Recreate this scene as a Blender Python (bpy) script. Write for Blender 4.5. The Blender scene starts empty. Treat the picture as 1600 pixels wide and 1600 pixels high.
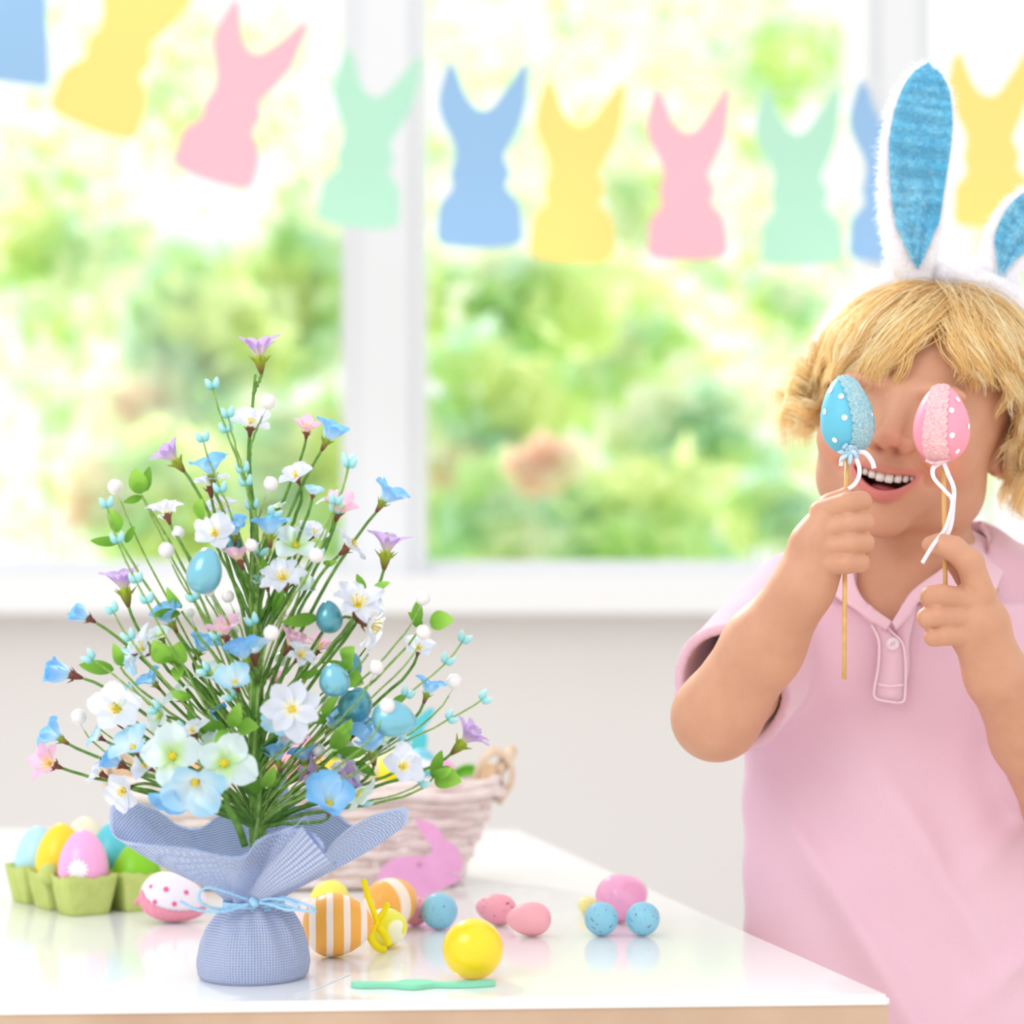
import bpy, bmesh, math, random
import numpy as np
from mathutils import Vector, Matrix, geometry

# ------------------------------------------------------------ camera, world, light, exposure
S = bpy.context.scene
COL = S.collection
random.seed(7)
rng = np.random.default_rng(7)
F = 2850.0            # focal length in pixels of the 1600 px frame
H = 0.957             # camera height
TZ = 0.75             # table top height
cam_d = bpy.data.cameras.new('camera')
cam = bpy.data.objects.new('camera', cam_d)
COL.objects.link(cam)
cam.location = (0, 0, H)
cam.rotation_euler = (math.pi / 2, 0, 0)
cam_d.sensor_width = 36
cam_d.lens = F / 1600 * 36
cam_d.shift_y = 0.15
cam_d.clip_start = 0.05
cam_d.clip_end = 200
cam_d.dof.use_dof = True
cam_d.dof.focus_distance = 1.28
cam_d.dof.aperture_fstop = 3.9
S.camera = cam
S.view_settings.view_transform = 'Standard'
S.view_settings.look = 'None'
S.view_settings.gamma = 1
S.view_settings.use_curve_mapping = False
S.view_settings.exposure = 0.26

world = bpy.data.worlds.new('world')
S.world = world
world.use_nodes = True
bg = world.node_tree.nodes['Background']
bg.inputs[0].default_value = (1.0, 1.0, 1.0, 1)
bg.inputs[1].default_value = 1.0

sun_d = bpy.data.lights.new('sun', 'SUN')
sun = bpy.data.objects.new('sun', sun_d)
COL.objects.link(sun)
sun.rotation_euler = Vector((0.42, -1.0, -0.72)).to_track_quat('-Z', 'Y').to_euler()
sun_d.energy = 2.8
sun_d.angle = math.radians(6)
sun_d.color = (1.0, 0.97, 0.9)
# fill light added behind the camera, upper left, to brighten the front
ar_d = bpy.data.lights.new('front_fill_light', 'AREA')
ar = bpy.data.objects.new('front_fill_light', ar_d)
COL.objects.link(ar)
ar.location = (-1.6, -0.8, 2.4)
ar.rotation_euler = (Vector((0.2, 1.5, 0.9)) - ar.location).to_track_quat('-Z', 'Y').to_euler()
ar_d.shape = 'RECTANGLE'
ar_d.size = 1.4
ar_d.size_y = 1.2
ar_d.energy = 22


def P(px, py, y):
    return Vector(((px - 800) / F * y, y, H + (1040 - py) / F * y))


def lin(c):
    c = c / 255.0
    return c / 12.92 if c <= 0.04045 else ((c + 0.055) / 1.055) ** 2.4


def rgb(r, g, b):
    return (lin(r), lin(g), lin(b), 1)


# ------------------------------------------------------------ materials
MATS = {}


def mat(name, col, rough=0.5, spec=0.5, noise=None, nscale=60, bump=0.0, bscale=200, sheen=0, sss=0, coat=0,
        metal=0, transl=0, subr=None, coords='Object'):
    if name in MATS:
        return MATS[name]
    m = bpy.data.materials.new(name)
    m.use_nodes = True
    nt = m.node_tree
    N, L = nt.nodes, nt.links
    b = N['Principled BSDF']
    b.inputs['Base Color'].default_value = col
    b.inputs['Roughness'].default_value = rough
    b.inputs['Specular IOR Level'].default_value = spec
    b.inputs['Metallic'].default_value = metal
    b.inputs['Sheen Weight'].default_value = sheen
    b.inputs['Coat Weight'].default_value = coat
    if sss:
        b.inputs['Subsurface Weight'].default_value = sss
        b.inputs['Subsurface Radius'].default_value = subr or (1, .35, .2)
        b.inputs['Subsurface Scale'].default_value = 0.006
    tc = N.new('ShaderNodeTexCoord')
    if noise:
        n = N.new('ShaderNodeTexNoise')
        n.inputs['Scale'].default_value = nscale
        n.inputs['Detail'].default_value = 4
        L.new(tc.outputs[coords], n.inputs['Vector'])
        r = N.new('ShaderNodeValToRGB')
        r.color_ramp.elements[0].position = .3
        r.color_ramp.elements[1].position = .7
        r.color_ramp.elements[0].color = noise
        r.color_ramp.elements[1].color = col
        L.new(n.outputs['Fac'], r.inputs[0])
        L.new(r.outputs[0], b.inputs['Base Color'])
    if bump:
        n2 = N.new('ShaderNodeTexNoise')
        n2.inputs['Scale'].default_value = bscale
        n2.inputs['Detail'].default_value = 3
        L.new(tc.outputs[coords], n2.inputs['Vector'])
        bp = N.new('ShaderNodeBump')
        bp.inputs['Strength'].default_value = bump
        bp.inputs['Distance'].default_value = 0.002
        L.new(n2.outputs['Fac'], bp.inputs['Height'])
        L.new(bp.outputs[0], b.inputs['Normal'])
    if transl:
        t = N.new('ShaderNodeBsdfTranslucent')
        t.inputs[0].default_value = col
        mx = N.new('ShaderNodeMixShader')
        mx.inputs[0].default_value = transl
        L.new(b.outputs[0], mx.inputs[1])
        L.new(t.outputs[0], mx.inputs[2])
        L.new(mx.outputs[0], N['Material Output'].inputs[0])
    MATS[name] = m
    return m


def petal_mat(name, inner, outer, pos=(0.1, 0.6), transl=.45):
    """colour runs along the petal length (UV v)"""
    m = mat(name, outer, .7, .2, transl=transl)
    N, L = m.node_tree.nodes, m.node_tree.links
    uv = N.new('ShaderNodeUVMap')
    sp = N.new('ShaderNodeSeparateXYZ')
    L.new(uv.outputs[0], sp.inputs[0])
    r = N.new('ShaderNodeValToRGB')
    r.color_ramp.elements[0].position = pos[0]
    r.color_ramp.elements[0].color = inner
    r.color_ramp.elements[1].position = pos[1]
    r.color_ramp.elements[1].color = outer
    L.new(sp.outputs[1], r.inputs[0])
    L.new(r.outputs[0], N['Principled BSDF'].inputs['Base Color'])
    for n in N:
        if n.type == 'BSDF_TRANSLUCENT':
            L.new(r.outputs[0], n.inputs[0])
    return m


# ------------------------------------------------------------ object helpers
def tag(o, label=None, cat=None, group=None, kind=None):
    if label: o['label'] = label
    if cat: o['category'] = cat
    if group: o['group'] = group
    if kind: o['kind'] = kind
    return o


def empty(name, loc, label, cat, group=None):
    o = bpy.data.objects.new(name, None)
    o.empty_display_size = .02
    COL.objects.link(o)
    o.location = loc
    return tag(o, label, cat, group)


def link(name, me, parent=None, m=None, smooth=True):
    """meshes are written in world space unless matrix_local is set by the caller"""
    o = bpy.data.objects.new(name, me)
    COL.objects.link(o)
    if m is not None and not me.materials:
        me.materials.append(m)
    if parent is not None:
        o.parent = parent
    if smooth:
        me.shade_smooth()
    return o


def wparent(o, parent):
    """parent keeping world-space vertices"""
    o.parent = parent
    mw = Matrix.Identity(4)
    p = parent
    while p is not None:
        mw = Matrix.LocRotScale(p.location, p.rotation_euler, p.scale) @ mw if p.parent is None else \
            Matrix.LocRotScale(p.location, p.rotation_euler, p.scale) @ mw
        p = p.parent
    o.matrix_local = mw.inverted()
    return o


class MB:
    def __init__(s):
        s.v, s.f, s.uv, s.mi = [], [], [], []

    def add(s, v, f, uv=None, mi=0):
        o = len(s.v)
        s.v += [tuple(x) for x in v]
        s.f += [tuple(i + o for i in q) for q in f]
        s.uv += list(uv) if uv is not None else [(0, 0)] * len(v)
        s.mi += [mi] * len(f)

    def mesh(s, name='mesh', mats=()):
        me = bpy.data.meshes.new(name)
        me.from_pydata(s.v, [], s.f)
        l = me.uv_layers.new(name='UVMap')
        idx = np.empty(len(me.loops), dtype=np.int32)
        me.loops.foreach_get('vertex_index', idx)
        uv = np.array(s.uv, dtype=np.float32)[idx]
        l.data.foreach_set('uv', uv.ravel())
        for m in mats: me.materials.append(m)
        if len(mats) > 1:
            me.polygons.foreach_set('material_index', s.mi)
        me.update()
        return me

    def tube(s, pts, r, n=8, cap=True, mi=0, flat=1.0, up0=None):
        pts = [Vector(p) for p in pts]
        m = len(pts)
        if not hasattr(r, '__len__'): r = [r] * m
        up = Vector(up0) if up0 else None
        vs, uvs = [], []
        for i, p in enumerate(pts):
            t = (pts[min(i + 1, m - 1)] - pts[max(i - 1, 0)]).normalized()
            if up is None:
                up = t.orthogonal().normalized()
            up = (up - t * up.dot(t))
            if up.length < 1e-6: up = t.orthogonal()
            up.normalize()
            sd = t.cross(up)
            for k in range(n):
                a = 2 * math.pi * k / n
                vs.append(p + up * math.cos(a) * r[i] * flat + sd * math.sin(a) * r[i])
                uvs.append((k / n, i / (m - 1)))
        fs = []
        for i in range(m - 1):
            for k in range(n):
                a, b = i * n + k, i * n + (k + 1) % n
                fs.append((a, b, b + n, a + n))
        if cap:
            fs.append(tuple(range(n - 1, -1, -1)))
            fs.append(tuple((m - 1) * n + k for k in range(n)))
        s.add(vs, fs, uvs, mi)

    def box(s, a, b, mi=0):
        x0, y0, z0 = a
        x1, y1, z1 = b
        v = [(x0, y0, z0), (x1, y0, z0), (x1, y1, z0), (x0, y1, z0), (x0, y0, z1), (x1, y0, z1), (x1, y1, z1), (x0, y1, z1)]
        s.add(v, [(0, 3, 2, 1), (4, 5, 6, 7), (0, 1, 5, 4), (1, 2, 6, 5), (2, 3, 7, 6), (3, 0, 4, 7)], mi=mi)

    def grid(s, fn, nu, nv, closed_u=False, mi=0):
        vs, uvs, fs = [], [], []
        for j in range(nv + 1):
            for i in range(nu if closed_u else nu + 1):
                u, v = i / nu, j / nv
                vs.append(fn(u, v))
                uvs.append((u, v))
        w = nu if closed_u else nu + 1
        for j in range(nv):
            for i in range(nu):
                a, b = j * w + i, j * w + (i + 1) % w
                fs.append((a, b, b + w, a + w))
        s.add(vs, fs, uvs, mi)

    def prism(s, loop, thick, to3, mi=0):
        """2D loop, to3(x, y, t) with t in 0..thick"""
        n = len(loop)
        tri = geometry.tessellate_polygon([[Vector((x, y, 0)) for x, y in loop]])
        v = [to3(x, y, 0) for x, y in loop] + [to3(x, y, thick) for x, y in loop]
        f = [tuple(t) for t in tri] + [tuple(n + i for i in reversed(t)) for t in tri]
        f += [(i, (i + 1) % n, n + (i + 1) % n, n + i) for i in range(n)]
        s.add(v, f, [(x, y) for x, y in loop] * 2, mi)


def fix_normals(me):
    bm = bmesh.new()
    bm.from_mesh(me)
    bmesh.ops.recalc_face_normals(bm, faces=bm.faces)
    bm.to_mesh(me)
    bm.free()
    return me


def catmull(pts, n, closed=False):
    pts = [Vector(p) for p in pts]
    out = []
    m = len(pts)
    segs = m if closed else m - 1
    for i in range(segs):
        if closed:
            a, b, c, d = pts[(i - 1) % m], pts[i], pts[(i + 1) % m], pts[(i + 2) % m]
        else:
            b, c = pts[i], pts[i + 1]
            a = pts[i - 1] if i > 0 else b * 2 - c
            d = pts[i + 2] if i + 2 < m else c * 2 - b
        for k in range(n):
            t = k / n
            out.append(.5 * ((2 * b) + (c - a) * t + (2 * a - 5 * b + 4 * c - d) * t * t + (3 * b - a - 3 * c + d) * t ** 3))
    if not closed: out.append(pts[-1])
    return out


def smooth2(loop, n=4):
    return [(p.x, p.y) for p in catmull([(x, y, 0) for x, y in loop], n, True)]


def orient(loc, zdir, spin=0, scale=1.0):
    q = Vector(zdir).to_track_quat('Z', 'Y')
    return Matrix.Translation(loc) @ q.to_matrix().to_4x4() @ Matrix.Rotation(spin, 4, 'Z') @ Matrix.Scale(scale, 4)


def egg_mesh(r, l, nu=40, nv=28, point=.18, name='egg'):
    """egg along +Z, centred, radius r, half length l"""
    b = MB()

    def fn(u, v):
        t = math.pi * v
        z = -math.cos(t)
        rr = math.sin(t) * (1 - point * z) * r
        a = 2 * math.pi * u
        return (rr * math.cos(a), rr * math.sin(a), z * l)
    b.grid(fn, nu, nv, closed_u=True)
    me = b.mesh(name)
    bm = bmesh.new()
    bm.from_mesh(me)
    bmesh.ops.remove_doubles(bm, verts=bm.verts, dist=1e-6)
    bmesh.ops.recalc_face_normals(bm, faces=bm.faces)
    bm.to_mesh(me)
    bm.free()
    return me


# ------------------------------------------------------------ implicit surfaces
class Vol:
    def __init__(s, lo, hi, h):
        s.lo = np.array(lo, float)
        s.h = h
        s.n = np.ceil((np.array(hi) - s.lo) / h).astype(int) + 1
        s.D = np.full(s.n, .2, dtype=np.float32)

    def block(s, lo, hi):
        a = np.maximum(np.floor((np.array(lo) - s.lo) / s.h).astype(int), 0)
        b = np.minimum(np.ceil((np.array(hi) - s.lo) / s.h).astype(int) + 1, s.n)
        b = np.maximum(b, a)
        sl = tuple(slice(a[i], b[i]) for i in range(3))
        ax = [s.lo[i] + s.h * np.arange(a[i], b[i]) for i in range(3)]
        X, Y, Z = np.meshgrid(*ax, indexing='ij')
        return sl, X, Y, Z

    def add(s, fn, lo, hi, k=.006):
        m = k + 4 * s.h
        sl, X, Y, Z = s.block(np.array(lo) - m, np.array(hi) + m)
        if X.size == 0: return
        d = fn(X, Y, Z).astype(np.float32)
        a = s.D[sl]
        hh = np.clip(.5 + .5 * (a - d) / k, 0, 1)
        s.D[sl] = a * (1 - hh) + d * hh - k * hh * (1 - hh)

    def sub(s, fn, lo, hi, k=.002):
        m = k + 3 * s.h
        sl, X, Y, Z = s.block(np.array(lo) - m, np.array(hi) + m)
        if X.size == 0: return
        d = -fn(X, Y, Z).astype(np.float32)
        a = s.D[sl]
        hh = np.clip(.5 - .5 * (a - d) / k, 0, 1)
        s.D[sl] = a * (1 - hh) + d * hh + k * hh * (1 - hh)

    def cap(s, a, b, ra, rb, k=.006, sub=False):
        a, b = np.array(a), np.array(b)
        R = max(ra, rb)
        lo, hi = np.minimum(a, b) - R, np.maximum(a, b) + R
        fn = lambda X, Y, Z: cone(X, Y, Z, a, b, ra, rb)
        (s.sub if sub else s.add)(fn, lo, hi, k)

    def ell(s, c, r, R=None, k=.006, sub=False):
        c, r = np.array(c), np.array(r)
        M = max(r)
        fn = lambda X, Y, Z: ellip(X, Y, Z, c, r, R)
        (s.sub if sub else s.add)(fn, c - M, c + M, k)

    def mesh(s, name):
        D = s.D
        neg = D < 0
        n = D.shape
        # active cells
        c = np.zeros((n[0] - 1, n[1] - 1, n[2] - 1), dtype=np.int8)
        offs = [(i, j, k) for i in (0, 1) for j in (0, 1) for k in (0, 1)]
        for o in offs:
            c += neg[o[0]:n[0] - 1 + o[0], o[1]:n[1] - 1 + o[1], o[2]:n[2] - 1 + o[2]]
        I, J, K = np.nonzero((c > 0) & (c < 8))
        vals = {o: D[I + o[0], J + o[1], K + o[2]] for o in offs}
        acc = np.zeros((len(I), 3))
        cnt = np.zeros(len(I))
        for o in offs:
            for ax in range(3):
                if o[ax]: continue
                q = list(o)
                q[ax] = 1
                q = tuple(q)
                a, b = vals[o], vals[q]
                m = (a < 0) != (b < 0)
                den = np.where(m, a - b, 1)
                t = np.where(m, a / den, 0)
                p = np.zeros((len(I), 3)) + np.array(o)
                p[:, ax] += t
                acc += p * m[:, None]
                cnt += m
        V = (acc / cnt[:, None] + np.stack([I, J, K], 1)) * s.h + s.lo
        idx = np.full(c.shape, -1, dtype=np.int32)
        idx[I, J, K] = np.arange(len(I))
        faces = []
        for ax in range(3):
            sl0 = [slice(1, -1)] * 3
            sl1 = [slice(1, -1)] * 3
            sl0[ax] = slice(0, n[ax] - 1)
            sl1[ax] = slice(1, n[ax])
            A, B = neg[tuple(sl0)], neg[tuple(sl1)]
            e = np.nonzero(A != B)
            inside_first = A[e]
            base = np.stack(e, 1)
            g = [base[:, i] + (0 if i == ax else 1) for i in range(3)]
            u, v = (ax + 1) % 3, (ax + 2) % 3
            quad = []
            for du, dv in ((0, 0), (-1, 0), (-1, -1), (0, -1)):
                h = [x.copy() for x in g]
                h[u] += du
                h[v] += dv
                quad.append(idx[h[0], h[1], h[2]])
            q = np.stack(quad, 1)
            q[~inside_first] = q[~inside_first][:, ::-1]
            faces.append(q)
        Fc = np.concatenate(faces)
        Fc = Fc[(Fc >= 0).all(1)]
        me = bpy.data.meshes.new(name)
        me.vertices.add(len(V))
        me.vertices.foreach_set('co', V.astype(np.float32).ravel())
        me.loops.add(len(Fc) * 4)
        me.loops.foreach_set('vertex_index', Fc.ravel().astype(np.int32))
        me.polygons.add(len(Fc))
        me.polygons.foreach_set('loop_start', np.arange(0, len(Fc) * 4, 4, dtype=np.int32))
        me.update(calc_edges=True)
        me.shade_smooth()
        return me, V


def cone(X, Y, Z, a, b, ra, rb):
    ab = b - a
    L2 = ab @ ab
    t = np.clip(((X - a[0]) * ab[0] + (Y - a[1]) * ab[1] + (Z - a[2]) * ab[2]) / L2, 0, 1)
    d = np.sqrt((X - a[0] - t * ab[0]) ** 2 + (Y - a[1] - t * ab[1]) ** 2 + (Z - a[2] - t * ab[2]) ** 2)
    return d - (ra + (rb - ra) * t)


def ellip(X, Y, Z, c, r, R=None):
    x, y, z = X - c[0], Y - c[1], Z - c[2]
    if R is not None:
        x, y, z = (R[0][0] * x + R[1][0] * y + R[2][0] * z, R[0][1] * x + R[1][1] * y + R[2][1] * z,
                   R[0][2] * x + R[1][2] * y + R[2][2] * z)
    k0 = np.sqrt((x / r[0]) ** 2 + (y / r[1]) ** 2 + (z / r[2]) ** 2)
    k1 = np.sqrt((x / r[0] ** 2) ** 2 + (y / r[1] ** 2) ** 2 + (z / r[2] ** 2) ** 2) + 1e-9
    return k0 * (k0 - 1) / k1


def poly_sdf(px, py, loop):
    """signed distance in pixels, negative inside"""
    n = len(loop)
    d = np.full(px.shape, 1e9)
    ins = np.zeros(px.shape, bool)
    for i in range(n):
        ax, ay = loop[i]
        bx, by = loop[(i + 1) % n]
        ex, ey = bx - ax, by - ay
        wx, wy = px - ax, py - ay
        t = np.clip((wx * ex + wy * ey) / (ex * ex + ey * ey), 0, 1)
        d = np.minimum(d, (wx - ex * t) ** 2 + (wy - ey * t) ** 2)
        cnd = ((ay > py) != (by > py)) & (px < (bx - ax) * (py - ay) / ((by - ay) if by != ay else 1e-9) + ax)
        ins ^= cnd
    d = np.sqrt(d)
    return np.where(ins, -d, d)


# ------------------------------------------------------------ the setting
WY = 4.3
m_wall = mat('wall_paint', rgb(229, 226, 226), .8, .2, noise=rgb(233, 231, 231), nscale=1.2)
m_white = mat('white_lacquer', rgb(240, 241, 243), .35, .4)
m_frame = mat('frame_paint', rgb(226, 228, 231), .45, .4, noise=rgb(231, 233, 237), nscale=2)
m_floor = mat('pale_floor', rgb(225, 218, 208), .4, .4, noise=rgb(214, 204, 190), nscale=3)
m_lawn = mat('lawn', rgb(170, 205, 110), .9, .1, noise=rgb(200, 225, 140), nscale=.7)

m_glass = bpy.data.materials.new('window_glass')
m_glass.use_nodes = True
_n, _l = m_glass.node_tree.nodes, m_glass.node_tree.links
_n.remove(_n['Principled BSDF'])
_t = _n.new('ShaderNodeBsdfTransparent')
_g = _n.new('ShaderNodeBsdfGlossy')
_g.inputs['Roughness'].default_value = .02
_f = _n.new('ShaderNodeFresnel')
_f.inputs[0].default_value = 1.3
_m = _n.new('ShaderNodeMixShader')
_l.new(_f.outputs[0], _m.inputs[0])
_l.new(_t.outputs[0], _m.inputs[1])
_l.new(_g.outputs[0], _m.inputs[2])
_l.new(_m.outputs[0], _n['Material Output'].inputs[0])

SILL = P(0, 905, WY).z


def xw(px, y=WY): return (px - 800) / F * y


def struct(name, mb, m, parent=None, smooth=False):
    me = fix_normals(mb.mesh(name, [m] if m else []))
    o = bpy.data.objects.new(name, me)
    COL.objects.link(o)
    if parent: o.parent = parent
    else: o['kind'] = 'structure'
    if smooth: me.shade_smooth()
    return o


b = MB(); b.box((-4.2, -3.0, -.1), (4.6, WY + .2, 0)); struct('floor', b, m_floor)
b = MB(); b.box((-40, WY + .25, -.3), (40, 60, -.15)); struct('ground', b, m_lawn)
TOP = 2.78
# back wall: parapet under the windows, band over them and the piers between them
b = MB()
b.box((-4.2, WY, 0), (4.6, WY + .2, SILL - .02))
b.box((-4.2, WY, TOP), (4.6, WY + .2, 3.0))
for a, c in ((-4.2, xw(-760)), (xw(2080), 4.6)):
    b.box((a, WY, SILL - .02), (c, WY + .2, TOP))
struct('wall_back', b, m_wall)
b = MB()
b.box((xw(-760) - .04, WY - .2, SILL - .085), (xw(2080) + .04, WY + .06, SILL)); struct('trim_1', b, m_white)['label'] = 'white window sill board running under all three windows'
wins = [(xw(-760), xw(566)), (xw(566), xw(1392)), (xw(1392), xw(2080))]
for i, (a, c) in enumerate(wins):
    w = MB()
    fa = .085 if i else .05
    fb = .085 if i < 2 else .05
    y0, y1 = WY + .02, WY + .12
    if i == 0: fb = xw(604) - xw(566) if False else .03
    w.box((a, y0, SILL), (a + .05, y1, TOP)); w.box((c - .05, y0, SILL), (c, y1, TOP))
    w.box((a + .05, y0, TOP - .06), (c - .05, y1, TOP)); w.box((a + .05, y0, SILL), (c - .05, y1, SILL + .045))
    wo = struct('window_%d' % (i + 1), w, m_frame)
    g = MB(); g.box((a + .05, y0 + .045, SILL + .045), (c - .05, y0 + .051, TOP - .06))
    struct('pane', g, m_glass, wo)
# broad white posts between the windows, stepped profile
for n_, (l, r) in enumerate(((545, 664), (1348, 1452))):
    b = MB()
    b.box((xw(l), WY - .02, SILL), (xw(r), WY + .16, TOP))
    b.box((xw(l) + .035, WY - .05, SILL), (xw(r) - .035, WY - .02, TOP))
    struct('trim_%d' % (n_ + 2), b, m_frame)['label'] = 'white post between window %s' % ('one and window two' if n_ == 0 else 'two and window three')

# ------------------------------------------------------------ garden beyond the glass
LM = [mat('leaf_lime', rgb(240, 250, 190), .6, .2, transl=.55), mat('leaf_green', rgb(220, 244, 188), .6, .2, transl=.55),  # leaf colours paled towards white to stand in for glare and haze
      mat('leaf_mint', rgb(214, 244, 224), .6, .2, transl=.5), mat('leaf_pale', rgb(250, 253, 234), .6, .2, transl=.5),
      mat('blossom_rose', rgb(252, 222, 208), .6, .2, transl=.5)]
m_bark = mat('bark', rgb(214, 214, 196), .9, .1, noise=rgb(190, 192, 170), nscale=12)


def shrub(px, py, rx, ry, y, n, wts, label, kind='shrub', trunk=True, size=.075):
    c = P(px, py, y)
    RX, RZ = rx / F * y, ry / F * y
    root = empty(kind, (c.x, y, -.15), label, kind, 'plants in the garden beyond the windows')
    k = int(n * (.27 if kind == 'shrub' else .36))
    size = size * (2.0 if kind == 'shrub' else 1.3)
    dirs = rng.normal(size=(k, 3))
    dirs /= np.linalg.norm(dirs, axis=1)[:, None]
    rad = rng.random(k) ** .45
    # lumpy crown
    lump = 1 + .28 * np.sin(dirs[:, 0] * 5 + px) * np.cos(dirs[:, 2] * 4 + py) + .15 * np.sin(dirs[:, 1] * 7 + dirs[:, 0] * 3)
    pos = dirs * (rad * lump)[:, None] * np.array([RX, min(RX * .5, .42), RZ]) + np.array(c)
    a = rng.normal(size=(k, 3)); a /= np.linalg.norm(a, axis=1)[:, None]
    b_ = np.cross(a, rng.normal(size=(k, 3))); b_ /= np.linalg.norm(b_, axis=1)[:, None]
    nn = np.cross(a, b_)
    sz = size * (.6 + .8 * rng.random(k))[:, None]
    v = np.stack([pos - a * sz, pos + b_ * sz * .45 + nn * sz * .12, pos + a * sz, pos - b_ * sz * .45 + nn * sz * .12], 1).reshape(-1, 3)
    v -= np.array((c.x, y, -.15))
    me = bpy.data.meshes.new('foliage')
    me.vertices.add(4 * k); me.vertices.foreach_set('co', v.ravel())
    me.loops.add(4 * k); me.loops.foreach_set('vertex_index', np.arange(4 * k, dtype=np.int32))
    me.polygons.add(k); me.polygons.foreach_set('loop_start', np.arange(0, 4 * k, 4, dtype=np.int32))
    # foliage of one sort grows in patches
    f = np.sin(pos[:, 0] * 4.1 + px) + np.sin(pos[:, 2] * 5.3 + py) + rng.normal(size=k) * .3
    w = np.cumsum(wts) / sum(wts)
    q = (np.argsort(np.argsort(f)) + .5) / k
    mi = np.searchsorted(w, q).astype(np.int32)
    for m in LM: me.materials.append(m)
    me.polygons.foreach_set('material_index', mi)
    me.update(calc_edges=True)
    o = link('foliage', me, root, None, False)
    o['kind'] = 'stuff'
    t = MB()
    hz = c.z + .15
    for j in range(2):
        an = j * 1.7 + px
        tip = Vector((math.cos(an) * RX * .6, math.sin(an) * RX * .5, hz + RZ * .3))
        t.tube(catmull([(0.02 * j, 0, 0), (tip.x * .3, tip.y * .3, hz * .5), tip], 5), [.028 * (1 - i / 12) for i in range(11)], 6)
    tm = t.mesh('trunk')
    link('trunk', tm, root, m_bark)


# px, py, rx, ry, distance, leaves, weights (lime, green, mint, pale, rose)
shrub(110, 395, 150, 75, 15.6, 900, (3, 3, 1, 2, 0), 'low lime green shrub seen through the left window beside the sunny gap')
shrub(300, 560, 150, 170, 11.2, 2300, (3, 2, 2, 2, .3), 'big lime and mint shrub behind the top of the flower tree', size=.08)
shrub(470, 470, 110, 150, 12.6, 1700, (3, 3, 1, 1, 0), 'dense green shrub against the left side of the wide white post')
shrub(250, 790, 130, 110, 9.4, 1200, (4, 1, 2, 2, .3), 'yellowish shrub low behind the flower tree at the left window')
shrub(460, 760, 110, 150, 10.2, 1500, (3, 2, 1, 2, .4), 'shrub low behind the flower tree next to the white post')
shrub(800, 470, 180, 90, 13.2, 1900, (3, 3, 1, 1, 0), 'bright green shrub right under the blue and yellow paper rabbits')
shrub(770, 700, 130, 200, 11.6, 1900, (3, 2, 2, 2, .2), 'tall shrub just right of the wide white post')
shrub(960, 560, 170, 160, 15.4, 1900, (3, 2, 1, 2, .1), 'loose shrub in the middle of the centre window')
shrub(1080, 690, 130, 120, 12.6, 1300, (1, 1, 3, 2, 0), 'mint green shrub left of the child behind the glass')
shrub(900, 810, 260, 90, 10.2, 2000, (2, 3, 2, 1, 0), 'long low green shrub behind the window sill of the centre window')
shrub(850, 730, 60, 45, 8.7, 700, (0, 0, 0, 1, 4), 'small rose pink flowering bush low in the centre window', size=.035)
shrub(1230, 470, 70, 60, 14.2, 300, (1, 1, 2, 3, 0), 'thin pale shrub between the centre window and the child')
shrub(1220, 800, 90, 60, 9.2, 420, (1, 1, 3, 2, 0), 'small mint shrub low behind the elbow side of the child')
shrub(950, 60, 420, 140, 24, 1500, (2, 1, 1, 5, 0), 'thin pale tree crown high above the paper rabbits of the centre window', 'tree', size=.11)
shrub(1200, 100, 170, 120, 18, 900, (2, 2, 1, 3, 0), 'lime tree crown above the mint paper rabbit by the second post', 'tree', size=.11)
shrub(260, 130, 300, 160, 21.5, 1500, (2, 2, 1, 4, 0), 'pale tree crown high in the left window behind the pink paper rabbit', 'tree', size=.11)
shrub(60, 280, 150, 90, 17, 450, (3, 1, 1, 3, 0), 'thin lime tree crown under the blue paper square at the left edge', 'tree', size=.1)
shrub(150, 560, 330, 330, 31, 1500, (3, 0, 2, 6, 0), 'far pale tree filling the sunny gap at the left edge', 'tree', size=.26)
shrub(640, 250, 330, 260, 34, 900, (3, 0, 1, 6, 0), 'far pale tree behind the wide white post', 'tree', size=.26)
shrub(1000, 330, 300, 260, 30, 1300, (4, 0, 2, 6, 0), 'far pale tree behind the yellow and pink paper rabbits', 'tree', size=.26)
shrub(1300, 600, 240, 360, 35.5, 1200, (3, 0, 3, 5, 0), 'far pale mint tree behind the child', 'tree', size=.26)
shrub(1560, 520, 90, 220, 14, 700, (2, 1, 2, 3, 0), 'pale shrub seen behind the rabbit ears of the child')

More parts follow.
